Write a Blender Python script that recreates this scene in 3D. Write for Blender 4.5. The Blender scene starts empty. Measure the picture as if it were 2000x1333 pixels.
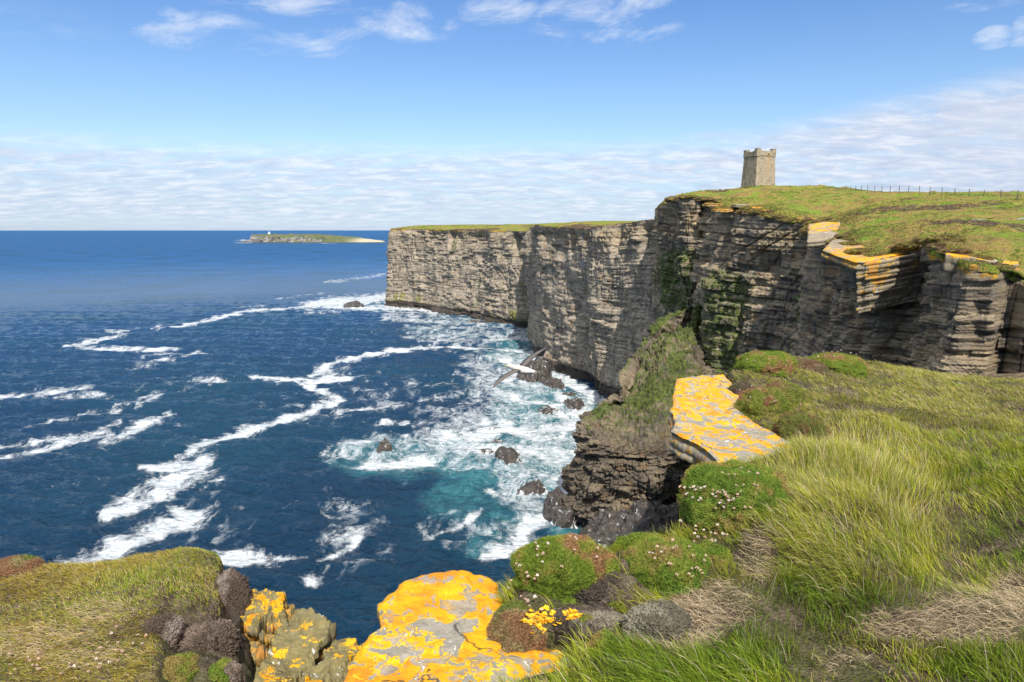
import bpy, math, random
import numpy as np
from mathutils import Vector
scn = bpy.context.scene
rad = math.radians
rng = np.random.default_rng(7)

# ------------------------------------------------------------------ camera, sun, sky
CAM_Z = 70.0; PITCH = rad(9.25); FPX = 1333.0
cam_d = bpy.data.cameras.new('camera'); cam = bpy.data.objects.new('camera', cam_d)
scn.collection.objects.link(cam); scn.camera = cam
cam.location = (0, 0, CAM_Z); cam.rotation_euler = (math.pi/2 - PITCH, 0, 0)
cam_d.sensor_width = 36; cam_d.lens = 24.0; cam_d.clip_start = 0.1; cam_d.clip_end = 200000

SUN_AZ = rad(9)      # to the right of straight behind the camera
SUN_EL = rad(48)
sd = Vector((math.sin(SUN_AZ)*math.cos(SUN_EL), -math.cos(SUN_AZ)*math.cos(SUN_EL), math.sin(SUN_EL)))
sun_d = bpy.data.lights.new('sun', 'SUN'); sun = bpy.data.objects.new('sun', sun_d)
scn.collection.objects.link(sun)
sun_d.energy = 5.0; sun_d.angle = rad(0.6); sun_d.color = (1.0, 0.945, 0.86)
sun.rotation_euler = sd.to_track_quat('Z', 'Y').to_euler()
sun.location = (30, -40, 120)
scn.view_settings.view_transform = 'Standard'; scn.view_settings.look = 'None'
scn.view_settings.exposure = 0.36; scn.view_settings.gamma = 1.0

world = bpy.data.worlds.new('World'); scn.world = world; world.use_nodes = True
class NB:
    """small node-building helper"""
    def __init__(s, nt): s.nt = nt; s.n = nt.nodes; s.l = nt.links
    def node(s, t, **kw):
        n = s.n.new(t)
        for k, v in kw.items(): setattr(n, k, v)
        return n
    def put(s, sock, v):
        if v is None: return
        if isinstance(v, (int, float)): sock.default_value = v
        elif isinstance(v, (tuple, list)):
            if len(v) == 3 and len(sock.default_value) == 4: v = tuple(v) + (1,)
            sock.default_value = v
        else: s.l.new(v, sock)
    def math(s, op, a, b=None, c=None, clamp=False):
        n = s.node('ShaderNodeMath', operation=op); n.use_clamp = clamp
        s.put(n.inputs[0], a); s.put(n.inputs[1], b)
        if c is not None: s.put(n.inputs[2], c)
        return n.outputs[0]
    def vmath(s, op, a, b=None):
        n = s.node('ShaderNodeVectorMath', operation=op); s.put(n.inputs[0], a); s.put(n.inputs[1], b)
        return n.outputs[0]
    def noise(s, vec, scale=1, detail=4, rough=.5, dist=0, out=0, lac=2.0):
        n = s.node('ShaderNodeTexNoise'); s.put(n.inputs['Vector'], vec)
        s.put(n.inputs['Scale'], scale); s.put(n.inputs['Detail'], detail)
        s.put(n.inputs['Roughness'], rough); s.put(n.inputs['Distortion'], dist); s.put(n.inputs['Lacunarity'], lac)
        return n.outputs[out]
    def voro(s, vec, scale=1, feature='F1', out=0, rnd=1):
        n = s.node('ShaderNodeTexVoronoi', feature=feature); s.put(n.inputs['Vector'], vec)
        s.put(n.inputs['Scale'], scale); s.put(n.inputs['Randomness'], rnd); return n.outputs[out]
    def sstep(s, v, a, b, lo=0., hi=1.):
        n = s.node('ShaderNodeMapRange', interpolation_type='SMOOTHSTEP')
        s.put(n.inputs[0], v); s.put(n.inputs[1], a); s.put(n.inputs[2], b); s.put(n.inputs[3], lo); s.put(n.inputs[4], hi)
        return n.outputs[0]
    def ramp(s, v, stops, interp='LINEAR'):
        n = s.node('ShaderNodeValToRGB'); s.put(n.inputs[0], v); r = n.color_ramp; r.interpolation = interp
        while len(r.elements) < len(stops): r.elements.new(0.5)
        for e, (p, c) in zip(r.elements, stops): e.position = p; e.color = tuple(c) + (1,)
        return n.outputs[0]
    def mix(s, f, a, b, blend='MIX'):
        n = s.node('ShaderNodeMix', data_type='RGBA', blend_type=blend)
        s.put(n.inputs[0], f); s.put(n.inputs[6], a); s.put(n.inputs[7], b); return n.outputs[2]
    def attr(s, name, out='Fac'):
        n = s.node('ShaderNodeAttribute', attribute_name=name); return n.outputs[out]
    def mapping(s, vec, scale=(1, 1, 1), loc=(0, 0, 0), rot=(0, 0, 0)):
        n = s.node('ShaderNodeMapping'); s.put(n.inputs[0], vec); n.inputs['Scale'].default_value = scale
        n.inputs['Location'].default_value = loc; n.inputs['Rotation'].default_value = rot; return n.outputs[0]
    def bump(s, h, dist=.1, strength=1., normal=None):
        n = s.node('ShaderNodeBump'); s.put(n.inputs['Height'], h); n.inputs['Distance'].default_value = dist
        s.put(n.inputs['Strength'], strength)
        if normal is not None: s.put(n.inputs['Normal'], normal)
        return n.outputs[0]

def build_world():
    nt = world.node_tree; nt.nodes.clear(); b = NB(nt)
    out = b.node('ShaderNodeOutputWorld'); bg = b.node('ShaderNodeBackground')
    sky = b.node('ShaderNodeTexSky', sky_type='NISHITA'); sky.sun_disc = False
    sky.sun_elevation = SUN_EL; sky.sun_rotation = math.pi - SUN_AZ
    sky.air_density = 1.0; sky.dust_density = 0.25; sky.ozone_density = 2.2; sky.altitude = 0
    tc = b.node('ShaderNodeTexCoord'); d = tc.outputs['Generated']
    sx = b.node('ShaderNodeSeparateXYZ'); b.put(sx.inputs[0], d)
    X, Y, Z = sx.outputs
    el = b.math('ARCSINE', Z); az = b.math('ARCTAN2', X, Y)
    # cloud layer seen in true perspective: direction hit with a flat layer overhead
    zz = b.math('ADD', b.math('MAXIMUM', Z, 0.0), 0.075)
    cx = b.node('ShaderNodeCombineXYZ'); b.put(cx.inputs[0], b.math('DIVIDE', X, zz)); b.put(cx.inputs[1], b.math('DIVIDE', Y, zz))
    P = cx.outputs[0]
    z2 = b.math('ADD', b.math('MAXIMUM', Z, 0.0), 0.15); c2 = b.node('ShaderNodeCombineXYZ'); b.put(c2.inputs[0], b.math('DIVIDE', X, z2)); b.put(c2.inputs[1], b.math('DIVIDE', Y, z2))
    n1 = b.noise(b.mapping(c2.outputs[0], (2.2, 3.4, 1), (1.7, 3.1, 0)), 1.6, 10, .64, .6)
    n2 = b.noise(b.mapping(P, (.14, .2, 1), (5.2, 1.3, 0)), 1.0, 4, .5)
    n3 = b.noise(b.mapping(c2.outputs[0], (2.0, 3.2, 1), (2.2, 8.3, 0)), 2.6, 6, .62, .5)
    # top edge of the low bank of cloud, rising towards the right
    topel = b.math('ADD', b.sstep(az, 0.2, .66, rad(6.3), rad(9.6)), b.math('MULTIPLY', b.math('SUBTRACT', n2, .5), rad(5)))
    low = b.math('MULTIPLY', b.sstep(b.math('SUBTRACT', topel, el), rad(-1.0), rad(1.6)), 1.0)
    cov = b.sstep(b.math('ADD', n1, b.math('MULTIPLY', n2, .35)), .50, .76)
    veil = b.math('MULTIPLY', b.sstep(az, -.3, .75, .26, .50), b.sstep(el, 0.0, .02))
    lowm = b.math('MULTIPLY', low, b.math('MULTIPLY', b.math('ADD', b.math('MULTIPLY', cov, .55), veil), b.sstep(el, rad(.1), rad(1.4), .45, 1)), clamp=True)
    sky_c = sky.outputs[0]
    # measured tint of clear air: deeper blue overhead
    sky_c = b.mix(1.0, sky_c, b.ramp(b.math('MULTIPLY', el, 1.6), [(0.0, (.56, .72, 1.18)), (.06, (.64, .76, 1.0)), (.16, (.98, 1.04, 1.16)), (.30, (.90, 1.04, 1.20)), (.46, (.74, .95, 1.22)), (.75, (.55, .78, 1.05))]), 'MULTIPLY')
    # shades inside the clouds: light tops, grey-blue bellies
    shade = b.ramp(b.math('ADD', b.math('MULTIPLY', n3, .7), b.math('MULTIPLY', n1, .3)), [(.36, (4.0, 4.9, 6.5)), (.49, (5.1, 5.8, 7.1)), (.60, (6.8, 7.2, 7.9))])
    greyR = b.sstep(az, .3, .8, 0, .55)
    shade = b.mix(greyR, shade, (4.7, 5.3, 6.6))
    col = b.mix(lowm, sky_c, shade)
    # separate high wisps, each an ellipse in the sky filled with torn noise
    ae = b.node('ShaderNodeCombineXYZ'); b.put(ae.inputs[0], b.math('ADD', az, b.math('MULTIPLY', el, -.8))); b.put(ae.inputs[1], el)
    nw = b.noise(b.mapping(ae.outputs[0], (7., 17., 1), (0.3, 4.4, 0)), 1.3, 10, .66, .5)
    nw2 = b.noise(b.mapping(ae.outputs[0], (22., 40., 1)), 1.0, 5, .6)
    tot = None
    def pix(px, py):
        cx_ = (px-1000)/FPX; cy_ = (666.5-py)/FPX
        y = math.cos(PITCH)+cy_*math.sin(PITCH); z = -math.sin(PITCH)+cy_*math.cos(PITCH)
        L = math.sqrt(cx_*cx_+y*y+z*z); return math.atan2(cx_, y), math.asin(z/L)
    for (px, py, rx, ry, k) in [(400, 62, 120, 40, 1.0), (530, 85, 150, 26, .95), (660, 65, 60, 20, .7), (790, 40, 95, 42, .75), (560, 8, 170, 22, .85), (960, 20, 80, 30, .9), (1150, 40, 95, 48, 1.0), (1265, 65, 60, 30, .8), (1250, 0, 120, 20, .8),
                             (1942, 74, 34, 20, 1.25), (1995, 66, 20, 30, 1.0), (1950, 0, 90, 16, .5), (60, 300, 90, 9, 1.0), (180, 262, 110, 6, .6), (1960, 190, 150, 26, .75), (1930, 240, 220, 38, .95), (1560, 258, 260, 14, .7), (60, 50, 160, 40, .25)]:
        a0, e0 = pix(px, py); ra = rx/FPX*math.cos(a0)**2*1.35; re = ry/FPX*.97
        u = b.math('DIVIDE', b.math('SUBTRACT', az, a0), ra); v = b.math('DIVIDE', b.math('SUBTRACT', el, e0), re)
        g = b.math('SUBTRACT', 1.0, b.math('ADD', b.math('MULTIPLY', u, u), b.math('MULTIPLY', v, v)))
        g = b.math('MULTIPLY', b.math('MAXIMUM', g, 0.0), k)
        tot = g if tot is None else b.math('MAXIMUM', tot, g)
    wm = b.math('MULTIPLY', b.sstep(b.math('ADD', b.math('MULTIPLY', nw, 2.2), b.math('MULTIPLY', tot, .34)), 1.12, 1.85), b.sstep(tot, 0.0, .5), clamp=True)
    wcol = b.mix(b.sstep(el, rad(7), rad(12)), (5.2, 5.8, 6.8), b.ramp(nw2, [(.35, (5.2, 6.1, 7.6)), (.6, (6.6, 7.1, 8.0))]))
    col = b.mix(b.math('MULTIPLY', wm, .78), col, wcol)
    # broken bright cloud, unseen overhead and behind the viewer, added as fill light
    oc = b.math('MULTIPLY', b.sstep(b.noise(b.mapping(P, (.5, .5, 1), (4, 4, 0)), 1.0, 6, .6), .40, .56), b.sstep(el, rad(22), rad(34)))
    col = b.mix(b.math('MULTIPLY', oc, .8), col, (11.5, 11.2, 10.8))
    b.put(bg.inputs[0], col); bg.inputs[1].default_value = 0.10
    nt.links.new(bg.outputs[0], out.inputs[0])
build_world()

# ------------------------------------------------------------------ numeric helpers
def U(px, py, Y):
    cx = (px-1000)/FPX; cy = (666.5-py)/FPX
    y = math.cos(PITCH)+cy*math.sin(PITCH); z = -math.sin(PITCH)+cy*math.cos(PITCH)
    t = Y/y; return np.array((cx*t, Y, CAM_Z+z*t))
def UZ(px, py, zr):
    """point at height zr relative to the camera"""
    cx = (px-1000)/FPX; cy = (666.5-py)/FPX
    y = math.cos(PITCH)+cy*math.sin(PITCH); z = -math.sin(PITCH)+cy*math.cos(PITCH)
    t = zr/z; return np.array((cx*t, y*t, CAM_Z+zr))
def proj(x, y, z):
    z = z-CAM_Z; f = y*math.cos(PITCH)-z*math.sin(PITCH); u = y*math.sin(PITCH)+z*math.cos(PITCH)
    f = np.maximum(f, 1e-3); return 1000+FPX*x/f, 666.5-FPX*u/f
def hsh(ix, iy=0, iz=0, seed=0):
    with np.errstate(over='ignore'):
        a = np.asarray(ix).astype(np.int64).astype(np.uint32); bb = np.asarray(iy).astype(np.int64).astype(np.uint32); c = np.asarray(iz).astype(np.int64).astype(np.uint32)
        n = a*np.uint32(374761393)+bb*np.uint32(668265263)+c*np.uint32(2246822519)+np.uint32((seed*3266489917) & 0xffffffff)
        n = (n ^ (n >> np.uint32(13)))*np.uint32(1274126177); n = (n ^ (n >> np.uint32(15)))*np.uint32(2654435761); n ^= n >> np.uint32(16)
    return n.astype(np.float64)/4294967296.0
def vn2(x, y, seed=0):
    xi = np.floor(x); yi = np.floor(y); fx = x-xi; fy = y-yi; fx = fx*fx*(3-2*fx); fy = fy*fy*(3-2*fy)
    a = hsh(xi, yi, 0, seed); b = hsh(xi+1, yi, 0, seed); c = hsh(xi, yi+1, 0, seed); d = hsh(xi+1, yi+1, 0, seed)
    return ((a*(1-fx)+b*fx)*(1-fy)+(c*(1-fx)+d*fx)*fy)*2-1
def vn3(x, y, z, seed=0):
    zi = np.floor(z); fz = z-zi; fz = fz*fz*(3-2*fz)
    xi = np.floor(x); yi = np.floor(y); fx = x-xi; fy = y-yi; fx = fx*fx*(3-2*fx); fy = fy*fy*(3-2*fy)
    def pl(k):
        a = hsh(xi, yi, k, seed); b = hsh(xi+1, yi, k, seed); c = hsh(xi, yi+1, k, seed); d = hsh(xi+1, yi+1, k, seed)
        return (a*(1-fx)+b*fx)*(1-fy)+(c*(1-fx)+d*fx)*fy
    return (pl(zi)*(1-fz)+pl(zi+1)*fz)*2-1
def fbm2(x, y, oct=4, seed=0, gain=.5):
    t = 0; a = 1; s = 0
    for i in range(oct): t = t+a*vn2(x, y, seed+i*17); s += a; x = x*2.03+11.3; y = y*2.03+5.7; a *= gain
    return t/s
def fbm3(x, y, z, oct=4, seed=0, gain=.5):
    t = 0; a = 1; s = 0
    for i in range(oct): t = t+a*vn3(x, y, z, seed+i*17); s += a; x = x*2.03+11.3; y = y*2.03+5.7; z = z*2.03+3.1; a *= gain
    return t/s
def sst(x, a, b): t = np.clip((x-a)/(b-a), 0, 1); return t*t*(3-2*t)

def mesh_obj(name, V, F, mat=None, parent=None, smooth=False, attrs=None, loc=None):
    """F: list of face arrays (each (n,k)) or one"""
    if not isinstance(F, list): F = [F]
    F = [np.asarray(f) for f in F if len(f)]
    me = bpy.data.meshes.new(name); V = np.asarray(V, dtype=np.float64)
    if loc is not None: V = V-np.asarray(loc)
    me.vertices.add(len(V)); me.vertices.foreach_set('co', V.astype(np.float32).ravel())
    li = np.concatenate([f.ravel() for f in F]); tot = np.concatenate([np.full(len(f), f.shape[1]) for f in F])
    st = np.concatenate(([0], np.cumsum(tot)[:-1]))
    me.loops.add(len(li)); me.loops.foreach_set('vertex_index', li.astype(np.int32))
    me.polygons.add(len(tot)); me.polygons.foreach_set('loop_start', st.astype(np.int32)); me.polygons.foreach_set('loop_total', tot.astype(np.int32))
    if smooth: me.polygons.foreach_set('use_smooth', np.ones(len(tot), dtype=bool))
    me.update(calc_edges=True)
    for k, v in (attrs or {}).items():
        v = np.asarray(v)
        if v.ndim == 1: a = me.attributes.new(k, 'FLOAT', 'POINT'); a.data.foreach_set('value', v.astype(np.float32))
        elif k == 'col':
            a = me.attributes.new(k, 'FLOAT_COLOR', 'POINT'); a.data.foreach_set('color', np.concatenate([v[:, :3], np.ones((len(v), 1))], 1).astype(np.float32).ravel())
        else: a = me.attributes.new(k, 'FLOAT_VECTOR', 'POINT'); a.data.foreach_set('vector', v.astype(np.float32).ravel())
    if mat: me.materials.append(mat)
    o = bpy.data.objects.new(name, me); scn.collection.objects.link(o)
    if loc is not None: o.location = tuple(loc)
    if parent: o.parent = parent
    return o
def gridF(nr, nc, wrap=False):
    i = np.arange(nr-1)[:, None]*nc; j = np.arange(nc-1 if not wrap else nc)[None, :]; j2 = (j+1) % nc
    return np.stack([i+j, i+j2, i+nc+j2, i+nc+j], -1).reshape(-1, 4)
def tag(o, label=None, cat=None, group=None, kind=None):
    if label: o['label'] = label
    if cat: o['category'] = cat
    if group: o['group'] = group
    if kind: o['kind'] = kind
    return o
def empty(name, loc, rz=0):
    o = bpy.data.objects.new(name, None); scn.collection.objects.link(o); o.location = tuple(loc); o.rotation_euler = (0, 0, rz); o.empty_display_size = .2
    return o
class TPS:
    def __init__(s, P, lam=0.0):
        P = np.array(P, float); s.X = P[:, :2]; n = len(P); s.c = s.X.mean(0); s.sc = np.abs(s.X-s.c).max(); X = (s.X-s.c)/s.sc; s.Xn = X
        r2 = ((X[:, None]-X[None])**2).sum(-1); K = .5*r2*np.log(r2+1e-12); K += np.eye(n)*lam
        A = np.zeros((n+3, n+3)); A[:n, :n] = K; A[:n, n] = 1; A[:n, n+1:] = X; A[n, :n] = 1; A[n+1:, :n] = X.T
        s.w = np.linalg.solve(A, np.concatenate([P[:, 2], np.zeros(3)]))
    def __call__(s, x, y):
        x = np.asarray(x, float); y = np.asarray(y, float)
        a = (x-s.c[0])/s.sc; b = (y-s.c[1])/s.sc; n = len(s.Xn); t = s.w[n]+s.w[n+1]*a+s.w[n+2]*b
        for i in range(n):
            r2 = (a-s.Xn[i, 0])**2+(b-s.Xn[i, 1])**2; t = t+s.w[i]*.5*r2*np.log(r2+1e-12)
        return t
def material(name, fn, disp=False):
    m = bpy.data.materials.new(name); m.use_nodes = True; nt = m.node_tree; nt.nodes.clear(); b = NB(nt)
    out = b.node('ShaderNodeOutputMaterial'); p = b.node('ShaderNodeBsdfPrincipled'); r = fn(b, p)
    nt.links.new(r if r is not None else p.outputs[0], out.inputs[0]); return m

# ------------------------------------------------------------------ materials
def m_cliff(b, p):
    rc = b.attr('rc', 'Vector'); pos = b.node('ShaderNodeNewGeometry').outputs['Position']
    rc = b.vmath('ADD', rc, b.vmath('MULTIPLY', b.vmath('SUBTRACT', b.noise(pos, .22, 3, .5, 0, 1), (.5, .5, .5)), (0, 1.4, 0)))
    band = b.noise(b.mapping(rc, (.07, .75, 1)), 1, 7, .70, .25); fine = b.noise(b.mapping(rc, (.5, 3.6, 1)), 1, 7, .72, .15)
    patch = b.noise(pos, .11, 6, .6, .4); vert = b.noise(b.mapping(rc, (.55, .035, 1), (3, 1, 0)), 1, 4, .6)
    pale = b.attr('pale'); moss = b.attr('moss'); wet = b.attr('wet'); lich = b.attr('lich')
    c = b.ramp(b.math('ADD', b.math('MULTIPLY', band, .42), b.math('MULTIPLY', patch, .58)), [(.34, (.055, .052, .048)), (.43, (.14, .128, .108)), (.50, (.23, .20, .155)), (.58, (.36, .30, .21)), (.68, (.19, .19, .17))])
    c = b.mix(b.math('MULTIPLY', b.sstep(b.attr('topd'), 4., 30., .95, .30), b.sstep(patch, .40, .58, .35, 1)), c, b.ramp(band, [(.35, (.11, .08, .045)), (.45, (.28, .205, .115)), (.55, (.46, .35, .20)), (.7, (.34, .26, .16))]))
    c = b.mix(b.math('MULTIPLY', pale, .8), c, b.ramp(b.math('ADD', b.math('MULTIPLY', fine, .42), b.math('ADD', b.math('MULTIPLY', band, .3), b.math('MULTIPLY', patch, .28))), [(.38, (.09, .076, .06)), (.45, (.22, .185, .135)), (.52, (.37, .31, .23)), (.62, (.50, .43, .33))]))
    c = b.mix(b.sstep(b.noise(pos, .33, 3, .5), .56, .68, 0, .7), c, (.24, .15, .07))          # iron-stained beds
    c = b.mix(b.math('MULTIPLY', b.sstep(vert, .54, .68), .75), c, (.07, .064, .052))
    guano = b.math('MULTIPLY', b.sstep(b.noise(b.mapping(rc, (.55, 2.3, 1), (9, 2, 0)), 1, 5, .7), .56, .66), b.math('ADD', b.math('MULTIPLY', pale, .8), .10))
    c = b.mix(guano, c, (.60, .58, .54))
    c = b.mix(b.sstep(fine, .48, .38, 0, .75), c, (.03, .027, .024)); c = b.mix(b.math('MULTIPLY', b.attr('dark'), .6), c, b.mix(1, c, (.33, .28, .22), 'MULTIPLY'))
    mm = b.sstep(b.math('ADD', moss, b.math('MULTIPLY', b.math('SUBTRACT', b.noise(pos, .8, 6, .7), .5), 1.3)), .40, .62)
    c = b.mix(mm, c, b.ramp(b.noise(pos, 1.3, 5, .7), [(.35, (.022, .03, .008)), (.5, (.065, .09, .014)), (.64, (.14, .165, .025)), (.8, (.12, .10, .05))]))
    grow = b.attr('gold'); c = b.mix(b.sstep(b.math('ADD', grow, b.math('MULTIPLY', b.math('SUBTRACT', b.noise(b.mapping(pos, (1, 1, .35)), .35, 6, .7), .5), 2.6)), .55, .9, 0, .75), c, (.20, .19, .03))
    lm = b.sstep(b.math('ADD', lich, b.math('MULTIPLY', b.math('SUBTRACT', b.noise(pos, 1.1, 6, .65), .5), 1.4)), .55, .68)
    c = b.mix(lm, c, b.ramp(b.noise(pos, 3, 3), [(.4, (.42, .22, .03)), (.6, (.62, .36, .03))]))
    c = b.mix(b.sstep(b.math('ADD', wet, b.math('MULTIPLY', b.math('SUBTRACT', patch, .5), .5)), .35, .6, 0, .9), c, (.035, .027, .022))
    b.put(p.inputs['Base Color'], c); p.inputs['Roughness'].default_value = .85
    h = b.math('ADD', b.math('MULTIPLY', fine, 1.0), b.math('MULTIPLY', b.noise(pos, 1.8, 7, .65), .6))
    b.put(p.inputs['Normal'], b.bump(h, .55, .9))
M_CLIFF = material('layered_sandstone', m_cliff)

def m_land(b, p):
    pos = b.node('ShaderNodeNewGeometry').outputs['Position']
    big = b.noise(pos, .07, 6, .62, .5); mid = b.noise(pos, .32, 7, .68, .3); fi = b.noise(pos, 2.4, 6, .7)
    v = b.math('ADD', b.math('MULTIPLY', big, .38), b.math('ADD', b.math('MULTIPLY', mid, .38), b.math('MULTIPLY', fi, .24))); v = b.math('ADD', b.math('MULTIPLY', b.math('SUBTRACT', v, .5), 1.45), .5)
    c = b.ramp(v, [(.34, (.045, .05, .014)), (.42, (.11, .13, .02)), (.47, (.18, .19, .03)), (.52, (.28, .21, .06)), (.57, (.20, .125, .05)), (.62, (.14, .16, .03)), (.68, (.07, .055, .02))])
    c = b.mix(b.sstep(b.noise(pos, .17, 5, .6), .50, .60, 0, .7), c, (.14, .24, .02))
    heath = b.attr('heath')
    hm = b.sstep(b.math('ADD', heath, b.math('MULTIPLY', b.math('SUBTRACT', b.noise(pos, .6, 6, .68), .5), 1.5)), .5, .72)
    c = b.mix(hm, c, b.ramp(fi, [(.35, (.035, .026, .018)), (.5, (.085, .058, .035)), (.66, (.17, .115, .075))]))
    c = b.mix(1.0, c, b.ramp(fi, [(.3, (.72, .72, .72)), (.5, (1, 1, 1)), (.7, (1.25, 1.22, 1.1))]), 'MULTIPLY')
    b.put(p.inputs['Base Color'], c); p.inputs['Roughness'].default_value = .9; p.inputs['Specular IOR Level'].default_value = .2
    b.put(p.inputs['Normal'], b.bump(b.math('ADD', b.math('MULTIPLY', mid, .8), b.math('MULTIPLY', fi, .5)), .8, .9))
M_LAND = material('clifftop_turf', m_land)

def m_sea(b, p):
    pos = b.node('ShaderNodeNewGeometry').outputs['Position']
    foam = b.attr('foam'); aer = b.attr('aer'); lace = b.attr('lace'); rr = b.attr('dist')
    w = b.vmath('ADD', pos, b.vmath('MULTIPLY', b.vmath('SUBTRACT', b.noise(pos, .08, 4, .5, 0, 1), (.5, .5, .5)), (9, 9, 0)))
    nA = b.noise(b.mapping(w, (1, .55, 1)), .16, 9, .66, .3)
    nB = b.noise(w, .9, 6, .7, .2)
    ridg = b.math('SUBTRACT', 1.0, b.math('MULTIPLY', b.math('ABSOLUTE', b.math('SUBTRACT', b.noise(b.mapping(w, (1, .6, 1)), .11, 6, .6, .9), .5)), 9.0))
    ridg2 = b.math('SUBTRACT', 1.0, b.math('MULTIPLY', b.math('ABSOLUTE', b.math('SUBTRACT', b.noise(b.mapping(w, (1, .7, 1), (31, 7, 0)), .33, 5, .6, 1.1), .5)), 8.0))
    web = b.math('MAXIMUM', ridg, b.math('MULTIPLY', ridg2, .85))
    nn = b.math('ADD', b.math('MULTIPLY', nA, .72), b.math('MULTIPLY', nB, .28))
    solid = b.sstep(b.math('ADD', foam, b.math('MULTIPLY', b.math('SUBTRACT', nn, .5), 3.6)), .40, .98)
    lc = b.math('MULTIPLY', b.sstep(web, .15, 1.1), b.sstep(b.math('ADD', lace, b.math('MULTIPLY', b.math('SUBTRACT', nA, .5), 2.6)), .36, .90), clamp=True)
    lc2 = b.math('MULTIPLY', b.sstep(b.math('ADD', lace, b.math('MULTIPLY', b.math('SUBTRACT', nn, .5), 2.2)), .8, 1.6), .8)
    f = b.math('MAXIMUM', solid, b.math('MAXIMUM', b.math('MULTIPLY', lc, .85), lc2), clamp=True)
    water_tint = b.ramp(b.math('MULTIPLY', rr, 1/1400.), [(0, (.002, .018, .036)), (.22, (.004, .034, .082)), (.5, (.007, .055, .15)), (1, (.012, .095, .26))])  # bluer with distance: upper-sky reflection put into the base colour
    water_tint = b.mix(b.sstep(b.noise(pos, .012, 4, .5), .4, .65, 0, .5), water_tint, (.006, .05, .085))
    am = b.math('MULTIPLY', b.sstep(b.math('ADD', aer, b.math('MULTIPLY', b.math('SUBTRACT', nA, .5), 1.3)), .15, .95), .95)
    c = b.mix(am, water_tint, b.ramp(nB, [(.3, (.012, .085, .115)), (.7, (.06, .22, .245))]))
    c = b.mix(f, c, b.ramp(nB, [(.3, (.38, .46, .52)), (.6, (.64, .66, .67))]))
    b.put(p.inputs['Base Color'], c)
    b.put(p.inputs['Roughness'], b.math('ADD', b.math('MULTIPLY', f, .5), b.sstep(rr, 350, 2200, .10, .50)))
    p.inputs['IOR'].default_value = 1.333; b.put(p.inputs['Specular IOR Level'], b.sstep(rr, 350, 1600, .36, .26))
    far = 1.0
    s1 = b.noise(b.mapping(pos, (.55, 1, 1), (0, 0, 0), (0, 0, .12)), .55, 6, .62)
    s2 = b.noise(b.mapping(pos, (.4, 1, 1), (0, 0, 0), (0, 0, .2)), .09, 7, .62)
    s3 = b.noise(b.mapping(pos, (.35, 1, 1), (0, 0, 0), (0, 0, -.1)), .012, 6, .6)
    h = b.math('ADD', b.math('MULTIPLY', s1, 1.9), b.math('ADD', b.math('MULTIPLY', s2, b.sstep(rr, 250, 900, 3.5, 10.0)), b.math('MULTIPLY', s3, b.sstep(rr, 500, 3000, 0, 70.))))
    h = b.math('ADD', h, b.math('MULTIPLY', f, .35))
    b.put(p.inputs['Normal'], b.bump(h, 1.0, far))
M_SEA = material('sea_water', m_sea)

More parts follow.
